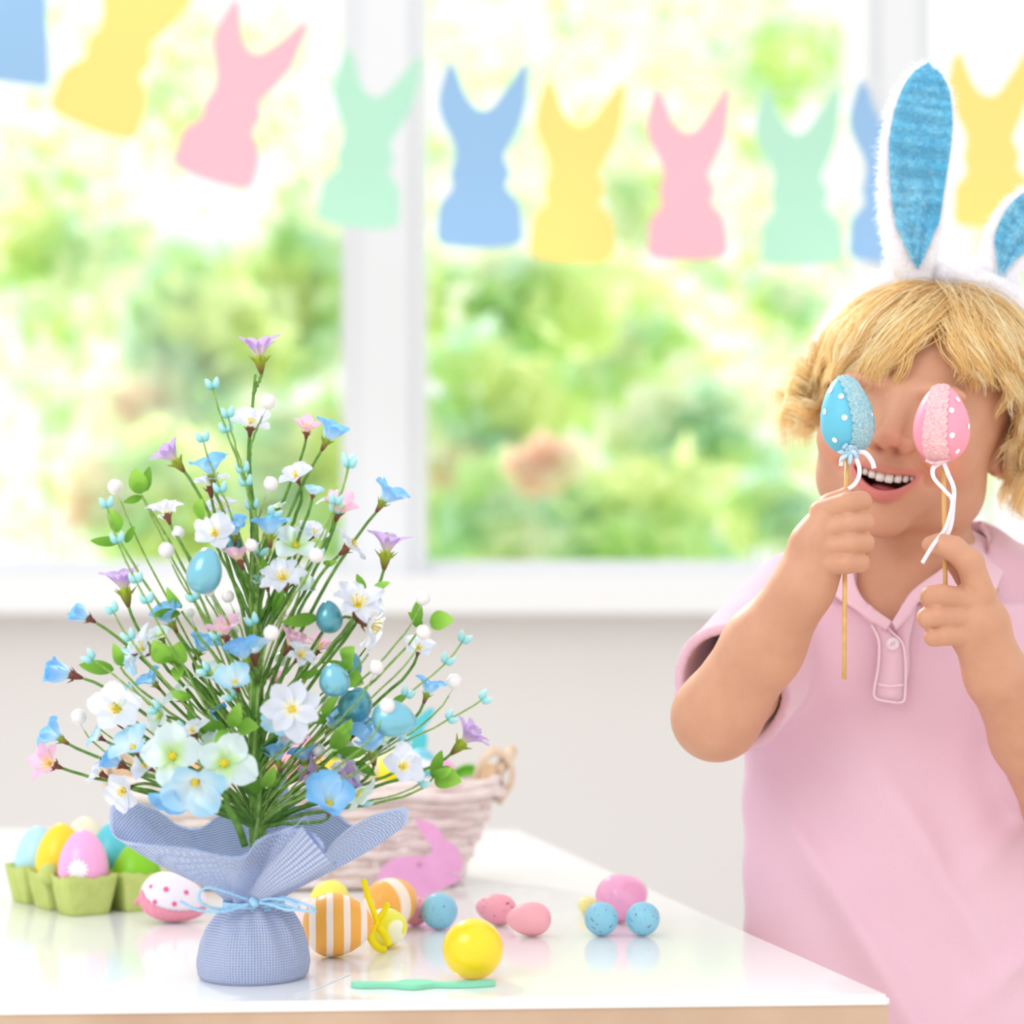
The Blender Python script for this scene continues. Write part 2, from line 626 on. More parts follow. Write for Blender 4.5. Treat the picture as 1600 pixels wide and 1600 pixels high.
# ------------------------------------------------------------ paper garland
GY = 3.0
PM = {'blue': mat('paper_blue', rgb(176, 211, 241), .8, .1, transl=.4), 'yellow': mat('paper_yellow', rgb(255, 236, 158), .8, .1, transl=.4),
      'pink': mat('paper_pink', rgb(253, 208, 220), .8, .1, transl=.4), 'mint': mat('paper_mint', rgb(204, 240, 224), .8, .1, transl=.4)}
RB = [(-60, 2), (-78, 60), (-76, 100), (-52, 152), (-48, 182), (-57, 215), (-52, 242), (-76, 272), (-80, 305), (-70, 350),
      (66, 352), (80, 308), (72, 268), (50, 240), (58, 212), (46, 180), (62, 148), (84, 95), (92, 30), (90, 2), (76, 12), (48, 52), (20, 86), (-4, 88), (-26, 64), (-40, 28), (-50, 6)]
gcol = [('blue', 14, -40, -4, 1.0, 'blue paper square like flag at the left end of the garland'),
        ('yellow', 250, -95, 20, 1.08, 'tilted yellow paper rabbit, its ears cut by the top edge at the left'),
        ('pink', 413, 10, 17, .98, 'tilted pink paper rabbit before the left window'),
        ('mint', 588, 80, 6, .95, 'faint mint paper rabbit hanging before the wide white post'),
        ('blue', 750, 96, 0, 1.0, 'blue paper rabbit just right of the wide white post'),
        ('yellow', 903, 124, 2, .98, 'yellow paper rabbit in the middle of the centre window'),
        ('pink', 1070, 136, -1, .93, 'upright pink paper rabbit in the centre window'),
        ('mint', 1240, 138, -3, .95, 'mint paper rabbit at the right of the centre window'),
        ('blue', 1392, 124, 0, .98, 'blue paper rabbit half hidden behind the upright rabbit ear'),
        ('yellow', 1540, 78, -3, .95, 'yellow paper rabbit between the two blue rabbit ears')]
tips = [(-120, -210)]
gtag = 'paper rabbits of the garland'
for k, (cn, cx, ty, rot, sc, lab) in enumerate(gcol):
    y = GY + .012 * ((k % 3) - 1)
    loop = RB if k else [(-70, 0), (62, 0), (58, 190), (50, 200), (-70, 176)]
    lp = smooth2([(x * .82, yy * .82) for x, yy in loop], 3) if k else loop
    o0 = P(cx, ty, y)
    ca, sa = math.cos(math.radians(rot)), math.sin(math.radians(rot))
    s_ = sc * y / F * (1.0 if k else .9)

    def to3(x, yy, t):
        X, Yv = (x * ca - yy * sa), (x * sa + yy * ca)
        return (X * s_, t + .006 * math.sin(yy * .02), -Yv * s_)
    mb = MB(); mb.prism(lp, .002, to3)
    o = link('paper_rabbit' if k else 'paper_flag', fix_normals(mb.mesh('paper_rabbit')), None, PM[cn], False)
    o.location = o0
    tag(o, lab, 'paper rabbit' if k else 'paper flag', gtag if k else None)
    for ex in ((-56, 8), (78, 8)):
        X, Yv = ex[0] * .82 * sc, ex[1] * .82 * sc
        tips.append((cx + X * ca - Yv * sa, ty + X * sa + Yv * ca))
tips.append((1760, -60))
mb = MB()
mb.tube(catmull([P(x, y, GY) for x, y in tips], 4), .0011, 5)
o = link('garland_string', mb.mesh('garland_string'), None, m_white)
tag(o, 'thin white string that carries the paper rabbits across the windows', 'string')

# ------------------------------------------------------------ table
m_top = mat('glossy_table_top', rgb(240, 241, 242), .12, .6)
m_core = mat('tan_board', rgb(205, 178, 155), .6, .3, noise=rgb(190, 160, 136), nscale=14)
fr, fl = P(1392, 0, 1.146), P(-300, 0, 1.105)
quad = [(fl.x, 1.105), (fr.x, 1.146), (.008, 2.29), (-1.15, 2.33)]
table = empty('table', ((quad[0][0] + quad[1][0]) / 2, 1.7, 0), 'white glossy table with a tan front edge in front of the child', 'table')


def slab(z0, z1, inset, name, m, bev=.0):
    mb = MB()
    cx, cy = sum(q[0] for q in quad) / 4, sum(q[1] for q in quad) / 4
    q = [(x + (inset if x < cx else -inset), y + (inset if y < cy else -inset)) for x, y in quad]
    mb.add([(x, y, z0) for x, y in q] + [(x, y, z1) for x, y in q], [(3, 2, 1, 0), (4, 5, 6, 7), (0, 1, 5, 4), (1, 2, 6, 5), (2, 3, 7, 6), (3, 0, 4, 7)])
    me = mb.mesh(name, [m])
    if bev:
        bm = bmesh.new(); bm.from_mesh(me)
        bmesh.ops.bevel(bm, geom=[e for e in bm.edges if all(v.co.z > z1 - 1e-5 for v in e.verts) or abs(e.verts[0].co.z - e.verts[1].co.z) > .001], offset=bev, segments=3, affect='EDGES')
        bm.to_mesh(me); bm.free()
    o = link(name, me, None, None, False)
    wparent(o, table)
    return o


slab(TZ - .006, TZ, 0, 'table_top', m_top, .0025)
slab(TZ - .034, TZ - .006, .0015, 'edge_board', m_core)
slab(TZ - .10, TZ - .034, .05, 'apron', m_white)
for qx, qy in quad:
    mb = MB()
    x = qx + (.08 if qx < -.3 else -.08); y = qy + (.08 if qy < 1.6 else -.08)
    mb.box((x - .025, y - .025, 0), (x + .025, y + .025, TZ - .10))
    wparent(link('leg', mb.mesh('leg', [m_white]), None, None, False), table)
# ------------------------------------------------------------ eggs and small things on the table
def pattern_mat(name, base, kind, c2, scale=10, rough=.35, width=.5):
    m = mat(name, base, rough, .5)
    N, L = m.node_tree.nodes, m.node_tree.links
    tc = N.new('ShaderNodeTexCoord')
    r = N.new('ShaderNodeValToRGB')
    b_ = N['Principled BSDF']
    if kind == 'speckle':
        n = N.new('ShaderNodeTexNoise'); n.inputs['Scale'].default_value = scale; n.inputs['Detail'].default_value = 2
        L.new(tc.outputs['Object'], n.inputs[0]); L.new(n.outputs['Fac'], r.inputs[0])
        r.color_ramp.elements[0].position = .655; r.color_ramp.elements[1].position = .675
    elif kind == 'stripe':      # rings round the long axis
        w = N.new('ShaderNodeTexWave'); w.bands_direction = 'Z'; w.inputs['Scale'].default_value = scale
        w.inputs['Distortion'].default_value = .25; w.inputs['Detail Scale'].default_value = 2
        L.new(tc.outputs['Object'], w.inputs[0]); L.new(w.outputs['Fac'], r.inputs[0])
        r.color_ramp.elements[0].position = width; r.color_ramp.elements[1].position = width + .12
    elif kind == 'swirl':
        sp = N.new('ShaderNodeSeparateXYZ'); L.new(tc.outputs['Object'], sp.inputs[0])
        at = N.new('ShaderNodeMath'); at.operation = 'ARCTAN2'; L.new(sp.outputs[1], at.inputs[0]); L.new(sp.outputs[0], at.inputs[1])
        ml = N.new('ShaderNodeMath'); ml.operation = 'MULTIPLY'; ml.inputs[1].default_value = scale; L.new(sp.outputs[2], ml.inputs[0])
        ad = N.new('ShaderNodeMath'); ad.operation = 'ADD'; L.new(at.outputs[0], ad.inputs[0]); L.new(ml.outputs[0], ad.inputs[1])
        sn = N.new('ShaderNodeMath'); sn.operation = 'SINE'; L.new(ad.outputs[0], sn.inputs[0])
        mr = N.new('ShaderNodeMath'); mr.operation = 'MULTIPLY_ADD'; mr.inputs[1].default_value = .5; mr.inputs[2].default_value = .5
        L.new(sn.outputs[0], mr.inputs[0]); L.new(mr.outputs[0], r.inputs[0])
        r.color_ramp.elements[0].position = width; r.color_ramp.elements[1].position = width + .2
    r.color_ramp.elements[0].color = base
    r.color_ramp.elements[1].color = c2
    L.new(r.outputs[0], b_.inputs['Base Color'])
    return m


def place_egg(px, pyb, ppr, asp, m, label, group=None, axis=(0, 0, 1), cat='egg', y=None, z=None, name='painted_egg', point=.18):
    """px centre, pyb pixel of the contact point, ppr pixel radius, asp length/width"""
    if y is None: y = F * (H - TZ) / (pyb - 1040)
    r = ppr / F * y
    l = r * asp
    me = egg_mesh(r, l, point=point)
    ax = Vector(axis).normalized()
    # exact half height of the rotated egg
    q = ax.to_track_quat('Z', 'Y')
    R = q.to_matrix()
    lo = min((R @ v.co).z for v in me.vertices)
    o = link(name, me, None, m)
    o.rotation_euler = q.to_euler()
    o.location = ((px - 800) / F * y, y, (TZ if z is None else z) - lo + .0003)
    return tag(o, label, cat, group)


m_quail_blue = pattern_mat('quail_blue', rgb(140, 204, 228), 'speckle', rgb(110, 95, 130), 430)
m_quail_pink = pattern_mat('quail_pink', rgb(249, 166, 182), 'speckle', rgb(130, 40, 80), 360)
m_pinkplain = mat('egg_rose', rgb(252, 178, 188), .4, .4)
m_pinkgloss = mat('egg_pink_gloss', rgb(244, 166, 206), .15, .6, coat=.5)
m_yellow = mat('egg_yellow', rgb(246, 212, 20), .25, .5, coat=.3)
m_orange = pattern_mat('egg_orange_striped', rgb(250, 178, 70), 'stripe', rgb(255, 236, 222), 26, width=.62)
m_orsw = pattern_mat('egg_orange_swirled', rgb(250, 180, 80), 'swirl', rgb(255, 236, 220), 230, width=.55)
m_yesw = pattern_mat('egg_yellow_swirled', rgb(238, 236, 80), 'swirl', rgb(250, 250, 225), 300, width=.5)
G = 'eggs lying on the right of the basket'
place_egg(740, 1530, 47, 1.05, m_yellow, 'plain glossy yellow egg near the front edge of the table', axis=(.1, 1, .1))
place_egg(688, 1452, 28, 1.1, m_quail_blue, 'small blue speckled egg before the pink wooden rabbit', G, axis=(.25, 1, .1))
place_egg(775, 1446, 24, 1.35, m_quail_pink, 'small pink egg with dark speckles behind the plain rose egg', G, axis=(-1, .2, .1))
place_egg(826, 1463, 26, 1.36, m_pinkplain, 'small plain rose egg in front of the pink speckled egg', G, axis=(-1, -.1, 0))
place_egg(973, 1441, 37, 1.18, m_pinkgloss, 'larger glossy pink egg behind the two small blue eggs', axis=(.9, .6, .25))
place_egg(940, 1462, 26, 1.12, m_quail_blue, 'left one of the two small blue eggs before the glossy pink egg', G, axis=(.2, 1, .1))
place_egg(1006, 1462, 26, 1.15, m_quail_blue, 'right one of the two small blue eggs before the glossy pink egg', G, axis=(.5, 1, .1))
place_egg(919, 1428, 13, 1.3, mat('egg_pale_yellow', rgb(243, 240, 160), .4, .4), 'tiny pale yellow egg peeping out behind the left small blue egg', G, axis=(1, .5, .2))
place_egg(651, 1446, 22, 1.25, m_quail_pink, 'pink speckled egg between the orange swirled egg and the blue speckled egg', G, axis=(.5, 1, .1))
G2 = 'orange and yellow eggs beside the flower pot'
place_egg(528, 1495, 49, 1.12, m_orange, 'orange egg with upright white stripes lying beside the flower pot', G2, axis=(1, .12, 0))
place_egg(612, 1454, 40, 1.2, m_orsw, 'orange egg with white swirl behind the yellow swirled egg', G2, axis=(.55, .8, .25))
place_egg(606, 1481, 30, 1.2, m_yesw, 'small yellow egg with white swirl before the orange swirled egg', G2, axis=(.7, -.7, .15))
place_egg(516, 1441, 31, 1.2, mat('egg_lemon', rgb(246, 238, 100), .35, .4), 'plain lemon egg half hidden behind the orange striped egg', G2, axis=(.2, .9, .5))
place_egg(487, 1452, 24, 1.2, mat('egg_blush', rgb(250, 222, 220), .35, .4), 'pale blush egg peeping out between pot and orange striped egg', G2, axis=(.6, .9, .1))
# yellow ribbon bow of straws leaning on the eggs
m_straw = mat('yellow_ribbon', rgb(252, 236, 20), .5, .3)
yb = 1.31
rb = empty('ribbon_bow', P(600, 1487, yb), 'bright yellow ribbon bow leaning between the orange striped egg and the yellow swirled egg', 'ribbon')
rb.location.z = TZ
for pts, w in (([(568, 1374), (575, 1400), (585, 1428), (590, 1448)], .0024), ([(588, 1440), (600, 1422), (606, 1412), (598, 1436), (590, 1450)], .002),
               ([(588, 1445), (578, 1462), (590, 1480), (604, 1484)], .003), ([(590, 1448), (602, 1462), (608, 1478)], .003)):
    mb = MB()
    mb.tube(catmull([P(x, y, yb) for x, y in pts], 6), w, 6, flat=.35, up0=(0, 1, 0))
    wparent(link('ribbon_end', mb.mesh('ribbon_end', [m_straw])), rb)

# mint foam star lying flat in front
m_mint = mat('mint_felt', rgb(138, 215, 180), .8, .2, bump=.2, bscale=500)
c0 = P(655, 1543, F * (H - TZ) / (1543 - 1040)); 
pts = []
lp = [(-.044, .000), (-.040, .006), (-.018, .0035), (-.010, .011), (.004, .012), (.012, .004), (.028, .006), (.044, .0095), (.049, .004), (.035, -.002),
      (.020, -.0035), (.010, -.0025), (-.002, -.010), (-.012, -.0075), (-.02, -.004), (-.036, -.005)]
mb = MB(); mb.prism(smooth2(lp, 3), .003, lambda x, y, t: (x, y, t + .0003))
o = link('felt_rabbit', fix_normals(mb.mesh('felt_rabbit')), None, m_mint, False)
o.location = (c0.x, c0.y, TZ)
tag(o, 'flat mint felt rabbit lying at the front edge before the yellow egg', 'decoration')

# thin clear thread on the table
def T(px, py): return P(px, py, F * (H - TZ) / (py - 1040)) + Vector((0, 0, .0006))
mb = MB(); mb.tube(catmull([T(546, 1524), T(520, 1535), T(490, 1548), T(462, 1556)], 6), .0005, 5)
o = link('thread', mb.mesh('thread'), None, m_white)
tag(o, 'thin white thread lying on the table right of the flower pot', 'thread')

# ------------------------------------------------------------ egg carton
m_carton = mat('green_pulp', rgb(200, 212, 130), .9, .1, noise=rgb(186, 200, 112), nscale=90, bump=.5, bscale=500)
CY = 1.525
c_or = P(130, 0, CY); c_or.z = TZ
ang = math.radians(37)
U = Vector((math.cos(ang), math.sin(ang), 0)); Vv = Vector((-math.sin(ang), math.cos(ang), 0))
PIT = .0485
carton = empty('egg_carton', c_or, 'open light green egg carton with six cups at the left edge of the table', 'egg carton')


def cup(i, j):
    cc = U * i * PIT + Vv * j * PIT * 1.0
    mb = MB()

    def sq(a, r, z):        # rounded square
        ca, sa = math.cos(a), math.sin(a)
        k = 1 / max(abs(ca), abs(sa)) ** .72
        wob = 1 + .015 * math.sin(5 * a + i * 2 + j)
        p = U * ca * r * k * wob + Vv * sa * r * k * wob + cc
        return Vector((p.x, p.y, z))
    hts = [(.0162, .000), (.0172, .0006), (.0178, .003), (.0205, .016), (.0228, .028), (.0236, .032), (.0218, .0325), (.0205, .029), (.018, .014), (.0150, .004), (0.0001, .003)]
    nt = len(hts) - 1
    rimw = .0011
    def fn(u, v):
        a = 2 * math.pi * u
        k = min(int(round(v * nt)), nt)
        r, z = hts[k]
        if z > .025:
            z += rimw * math.sin(4 * a + math.pi / 2 + ang * 0) * -1 + .0008 * math.sin(13 * a + i)
        return sq(a, r, z)
    mb.grid(fn, 48, nt, closed_u=True)
    mb.add([sq(2 * math.pi * k / 48, .0162, 0) for k in range(48)], [tuple(range(47, -1, -1))])
    o = link('cup', mb.mesh('cup', [m_carton]), carton)
    return o


for i in range(2):
    for j in range(3):
        cup(i, j)
for j in range(2):
    mb = MB()
    cc = U * .5 * PIT + Vv * (j + .5) * PIT
    mb.tube([cc + Vector((0, 0, z)) for z in (.012, .026, .038, .046, .048)], [.013, .0115, .009, .007, .002], 20)
    link('divider_post', mb.mesh('divider_post', [m_carton]), carton)
# flange between the cups
mb = MB()
mb.tube([U * -.021 + Vv * PIT * .5 + Vector((0, 0, .024)), U * -.019 + Vv * PIT * .5 + Vector((0, 0, .034)), U * -.017 + Vv * PIT * .5 + Vector((0, 0, .0385)), U * -.016 + Vv * PIT * .5 + Vector((0, 0, .040))], [.010, .009, .0065, .002], 16)
link('divider_post', mb.mesh('divider_post', [m_carton]), carton)

m_cpink = mat('egg_candy_pink', rgb(244, 170, 218), .3, .5, coat=.3)
m_cyel = mat('egg_sun_yellow', rgb(250, 212, 40), .35, .5)
m_cblue = mat('egg_turquoise', rgb(90, 196, 214), .35, .5)
m_cgreen = mat('egg_grass_green', rgb(130, 200, 20), .4, .5)
m_clb = mat('egg_ice_blue', rgb(180, 225, 240), .4, .5)
m_cbeige = mat('egg_cream', rgb(238, 230, 205), .5, .4)
G3 = 'eggs standing in the green carton'


def carton_egg(i, j, r, l, m, label, tilt=(0, 0, 1), dz=0, off=(0, 0)):
    p = c_or + U * (i * PIT + off[0]) + Vv * (j * PIT + off[1])
    me = egg_mesh(r, l)
    o = link('painted_egg', me, None, m)
    o.location = (p.x, p.y, TZ + .006 + l + dz)
    o.rotation_euler = Vector(tilt).to_track_quat('Z', 'Y').to_euler()
    return tag(o, label, 'egg', G3)


pe = carton_egg(0, 0, .0206, .0285, m_cpink, 'pink egg with a white daisy in the front cup of the green carton', dz=.007)
carton_egg(0, 1, .0198, .028, m_cyel, 'sun yellow egg in the cup left behind the pink daisy egg', (.08, 0, 1), dz=.010)
carton_egg(1, 0, .0205, .026, m_cgreen, 'grass green egg in the right cup under the blue cloth of the pot', dz=-.001)
carton_egg(1, 1, .0205, .0285, m_cblue, 'turquoise egg in the carton just behind the pink daisy egg', dz=.008, off=(-.002, -.006))
carton_egg(0, 2, .0192, .027, m_clb, 'ice blue egg in the rear left cup of the carton', dz=.006)
carton_egg(1, 2, .0205, .028, m_cbeige, 'cream coloured egg in the rear right cup of the carton', dz=.010, off=(-.004, 0))
pe.rotation_euler = (0, 0, 0)
# daisy painted on the pink egg, petals just proud of the shell
m_wp = mat('white_paint', rgb(250, 245, 250), .5, .3)
mb = MB()
rr, ll = .0206, .0285


def on_egg(a, z):       # a: angle around from the camera side, z in -1..1
    t = math.acos(-z)
    q = math.sin(t) * (1 - .18 * z) * (rr + .0004)
    return Vector((q * math.sin(a), -q * math.cos(a), z * (ll + .00025)))


a0, z0 = .02, -.10
for k in range(13):
    th = math.pi * 2 * k / 13
    pl = []
    for (s, w) in ((.2, .03), (.6, .075), (.95, .05), (1.02, 0), (.95, -.05), (.6, -.075), (.2, -.03)):
        dx = (math.cos(th) * s - math.sin(th) * w * 2) * .42
        dz_ = (math.sin(th) * s + math.cos(th) * w * 2) * .30
        pl.append(on_egg(a0 + dx, z0 + dz_))
    mb.add(pl, [tuple(range(7))])
mb.add([on_egg(a0 + math.cos(t) * .08, z0 + math.sin(t) * .06) for t in np.linspace(0, 2 * math.pi, 12)[:-1]], [tuple(range(11))])
o = link('daisy', mb.mesh('daisy', [m_wp]), pe)

# white egg with pink dots, pink lace and a ribbon, lying left of the pot
m_wegg = mat('egg_white', rgb(235, 228, 240), .4, .4)
m_dotp = mat('pink_dot', rgb(232, 90, 150), .5, .3)
m_lacep = mat('pink_lace', rgb(246, 135, 165), .9, .1, noise=rgb(255, 190, 205), nscale=900, bump=.8, bscale=900)
we = place_egg(272, 1441, 38, 1.4, m_wegg, 'white egg with pink dots and a pink lace band lying between carton and flower pot', axis=(1, .15, -.25), name='lace_egg')
R_ = .0
ry = we.location.y
er = 38 / F * ry; el = er * 1.4


def on_shell(a, z, out=.0004, r=er, l=el):
    t = math.acos(max(-1, min(1, -z)))
    q = math.sin(t) * (1 - .18 * z) * (r + out)
    return Vector((q * math.cos(a), q * math.sin(a), z * (l + out)))


def dot(parent, a, z, rad, m, r, l, out=.0005, name='dot'):
    c = on_shell(a, z, out, r, l)
    n = Vector((c.x / r ** 2, c.y / r ** 2, c.z / l ** 2)).normalized()
    u = n.orthogonal().normalized(); v = n.cross(u)
    mb = MB()
    k = 16
    vs = [c + n * .0003] + [c + (u * math.cos(2 * math.pi * i / k) + v * math.sin(2 * math.pi * i / k)) * rad - n * (rad * rad / (2 * r)) for i in range(k)]
    mb.add(vs, [(0, 1 + i, 1 + (i + 1) % k) for i in range(k)])
    return link(name, mb.mesh(name, [m]), parent)


def world_to_egg_az(o, d):
    v = o.rotation_euler.to_matrix().inverted() @ Vector(d)
    return math.atan2(v.y, v.x)


def lace(parent, r, l, a_c, wid, m, z0=-.98, z1=.98, skew=0, n=70, out=.0007):
    mb = MB()

    def fn(u, v):
        z = z0 + (z1 - z0) * v
        t = math.acos(max(-1, min(1, -z)))
        sc_ = .0016 * abs(math.sin(v * n * .5)) ** .6
        q = max(math.sin(t) * r, r * .12)
        half = (wid + (sc_ if (u < .01 or u > .99) else 0)) / q
        half = min(half, 1.6)
        return on_shell(a_c + skew * z + (u * 2 - 1) * half, z, out + .0003 * math.cos(u * 18), r, l)
    mb.grid(fn, 12, n * 2)
    o = link('lace_band', mb.mesh('lace_band', [m]), parent)
    return o


ac = world_to_egg_az(we, (0, -.75, -.65))
lace(we, er, el, ac, .0055, m_lacep, -.96, .96)
ad = world_to_egg_az(we, (0, -.85, .5))
for a_, z_, r_ in ((ad + .1, -.28, .0022), (ad + .05, -.72, .0016), (ad, .3, .002), (ad + .6, .05, .002), (ad + .7, -.5, .0018)):
    dot(we, a_, z_, r_, m_dotp, er, el)
mb = MB()
q = we.location
def WQ(px, py, dy=0): return P(px, py, ry + dy)
mb.tube(catmull([WQ(233, 1391), WQ(222, 1397), WQ(214, 1408), WQ(211, 1414)], 5), .0017, 6, flat=.3, up0=(0, 1, 0))
mb.tube(catmull([WQ(232, 1395), WQ(228, 1415), WQ(234, 1424), WQ(240, 1432)], 5), .0009, 6, flat=.4, up0=(0, 1, 0))
o = link('ribbon', mb.mesh('ribbon', [m_lacep]))
wm = Matrix.LocRotScale(we.location, we.rotation_euler, None)
o.parent = we; o.matrix_local = wm.inverted()

# ------------------------------------------------------------ wicker basket
m_wick = mat('whitewashed_wicker', rgb(240, 229, 226), .75, .2, noise=rgb(226, 208, 203), nscale=45, bump=.4, bscale=300)
m_wick2 = mat('bare_wicker', rgb(232, 212, 188), .7, .2, noise=rgb(205, 178, 150), nscale=60, bump=.4, bscale=300)
m_wood = mat('peg_wood', rgb(226, 196, 160), .6, .3, noise=rgb(210, 176, 138), nscale=60)
BX, BYc = P(487, 0, 1.755).x, 1.755
bh = .098
basket = empty('wicker_basket', (BX, BYc, TZ), 'whitewashed wicker basket with looped handles full of eggs behind the flower tree', 'basket')


def brect(a, t, out=0):
    """superellipse outline at height fraction t"""
    hw = .142 + .034 * t + out
    hd = .078 + .024 * t + out
    ca, sa = math.cos(a), math.sin(a)
    e = .5
    return Vector((hw * math.copysign(abs(ca) ** e, ca), hd * math.copysign(abs(sa) ** e, sa), 0))


NS = 18
# arc-length even angles for the stakes
aa = np.linspace(0, 2 * math.pi, 2001)
pp_ = np.array([brect(a, .5) for a in aa])
cum = np.concatenate([[0], np.cumsum(np.linalg.norm(np.diff(pp_, axis=0), axis=1))])
def arc(u): return float(np.interp((u % 1.0) * cum[-1], cum, aa))
rows = 9
rh = (bh - .016) / rows
for k in range(rows):
    t = (k + .5) / rows
    z = .003 + rh * (k + .5)
    mb = MB()
    NN = NS * 12
    def fn(u, v):
        a = arc(u)
        ph = math.cos(NS * math.pi * u + (math.pi if k % 2 else 0))
        wob = .0007 * math.sin(37 * u * math.pi * 2 + k * 2.1) + .0012 * math.sin(5 * u * 6.28 + k)
        p = brect(a, t, .0034 * ph)
        nrm = Vector((math.cos(a), math.sin(a), 0))
        c = 2 * math.pi * v
        return p + nrm * .0019 * math.cos(c) + Vector((0, 0, z + wob + (rh * .46) * math.sin(c)))
    mb.grid(fn, NN, 8, closed_u=True)
    link('weaver', mb.mesh('weaver', [m_wick]), basket)
for s in range(NS):
    a = arc((s) / NS)
    mb = MB()
    mb.tube([brect(a, t) + Vector((0, 0, .001 + bh * t)) for t in (0, .25, .5, .75, 1)], .0042, 8, flat=.35, up0=(math.cos(a), math.sin(a), 0))
    link('stake', mb.mesh('stake', [m_wick]), basket)
mb = MB()
mb.grid(lambda u, v: brect(2 * math.pi * u, 0) * (v * .99) + Vector((0, 0, .002)), 80, 6, closed_u=True)
link('basket_floor', mb.mesh('basket_floor', [m_wick2]), basket)
# wrapped rim in a few overlapping bands
for k in range(3):
    mb = MB()
    def fn(u, v, k=k):
        a = arc(u)
        c = 2 * math.pi * v
        tw = .0016 * math.sin(2 * math.pi * u * 22 + k * 2.1)
        p = brect(a, 1.0, .004 + .0025 * math.cos(k * 2.1) + tw)
        z = bh - .004 + .0052 * (k - 1) + .0018 * math.sin(2 * math.pi * u * 11 + k * 2)
        return p + Vector((math.cos(a), math.sin(a), 0)) * .0042 * math.cos(c) + Vector((0, 0, z + .0048 * math.sin(c)))
    mb.grid(fn, 300, 10, closed_u=True)
    link('rim_band', mb.mesh('rim_band', [m_wick]), basket)
for sx in (1, -1):
    hx = .176 * sx
    for k in range(4):
        mb = MB()
        yy = -.030 + .006 * k
        pts = [(hx - .018 * sx, yy, bh - .012), (hx - .016 * sx, yy, bh + .010), (hx - .002 * sx, yy + .004, bh + .026 + .001 * k), (hx + .014 * sx, yy + .006, bh + .018), (hx + .016 * sx, yy + .004, bh - .002), (hx + .004 * sx, yy, bh - .022)]
        mb.tube(catmull(pts, 7), .0036, 8, flat=.6)
        link('handle_loop', mb.mesh('handle_loop', [m_wick2]), basket)
    mb = MB()
    mb.tube(catmull([(hx + .002 * sx, -.03, bh + .006), (hx + .012 * sx, -.01, bh + .02), (hx + .016 * sx, .02, bh + .026), (hx + .012 * sx, .05, bh + .02), (hx, .065, bh)], 8), .006, 10)
    link('handle', mb.mesh('handle', [m_wick2]), basket)
    me = bpy.data.meshes.new('peg')
    bm = bmesh.new(); bmesh.ops.create_cube(bm, size=1)
    bmesh.ops.scale(bm, vec=(.013, .018, .017), verts=bm.verts)
    bmesh.ops.bevel(bm, geom=bm.edges[:], offset=.0015, segments=2, affect='EDGES'); bm.to_mesh(me); bm.free()
    o = link('peg', me, basket, m_wood, False); o.location = (hx - .006 * sx, -.040, bh + .008); o.rotation_euler = (.1, .25 * sx, .1)

# things inside the basket
G4 = 'eggs heaped in the basket'
zb = TZ + .055


def beg(px, py, rp, asp, m, label, y=1.75, axis=(0, 0, 1)):
    r = rp / F * y
    o = link('painted_egg', egg_mesh(r, r * asp), None, m)
    o.location = P(px, py, y); o.rotation_euler = Vector(axis).to_track_quat('Z', 'Y').to_euler()
    return tag(o, label, 'egg', G4)


beg(655, 1204, 30, 1.2, pattern_mat('egg_blue_band', rgb(120, 200, 222), 'stripe', rgb(245, 250, 252), 14, width=.7), 'light blue egg with white bands at the right end of the basket', 1.74, (.3, -.2, 1))
beg(693, 1212, 22, 1.3, m_cpink, 'pink egg leaning at the right end of the basket', 1.77)
beg(610, 1208, 30, 1.2, mat('egg_vivid_yellow', rgb(250, 235, 20), .4, .4), 'vivid yellow egg in the basket left of the banded blue egg', 1.76, (.6, 0, 1))
beg(562, 1210, 28, 1.25, m_cbeige, 'cream egg in the middle of the basket behind the white and green flower', 1.75, (1, 0, .4))
beg(470, 1190, 36, 1.2, m_pinkplain, 'rose pink egg right of the tree trunk inside the basket', 1.76, (.3, 0, 1))
beg(436, 1180, 28, 1.25, mat('egg_peach', rgb(252, 200, 185), .4, .4), 'peach egg just right of the tree trunk inside the basket', 1.79)
beg(515, 1215, 30, 1.2, m_cyel, 'yellow egg in the basket right of the rose pink egg', 1.74, (1, 0, .3))
beg(376, 1206, 28, 1.2, m_cyel, 'yellow egg left of the tree trunk inside the basket', 1.76)
beg(297, 1203, 26, 1.35, pattern_mat('egg_apricot', rgb(248, 196, 150), 'stripe', rgb(255, 240, 228), 12, width=.75), 'apricot egg with pale bands at the left side of the basket', 1.74)
beg(335, 1190, 30, 1.2, m_cblue, 'turquoise egg at the left inside the basket', 1.80)
for (px, py, y, r, ph) in ((728, 1207, 1.76, 26, 0), (535, 1178, 1.79, 26, 1)):
    mb = MB()
    y_ = y
    def fn(u, v, px=px, py=py, y=y_, r=r):
        w = math.sin(math.pi * min(1, .04 + v * .96)) ** .7 * .38
        p = P(px - r + 2 * r * v, py + 10 - 14 * math.sin(v * 2.6) + (u - .5) * 2 * w * r * .7, y)
        p.y += .006 * math.cos((u - .5) * 3)
        return p
    mb.grid(fn, 6, 14)
    o = link('felt_leaf', mb.mesh('felt_leaf'), None, mat('leaf_felt', rgb(125, 205, 70), .8, .2))
    sol = o.modifiers.new('thickness', 'SOLIDIFY'); sol.thickness = .002
    tag(o, 'bright green felt leaf at the right rim of the basket' if ph == 0 else 'bright green felt leaf in the middle of the basket', 'leaf')

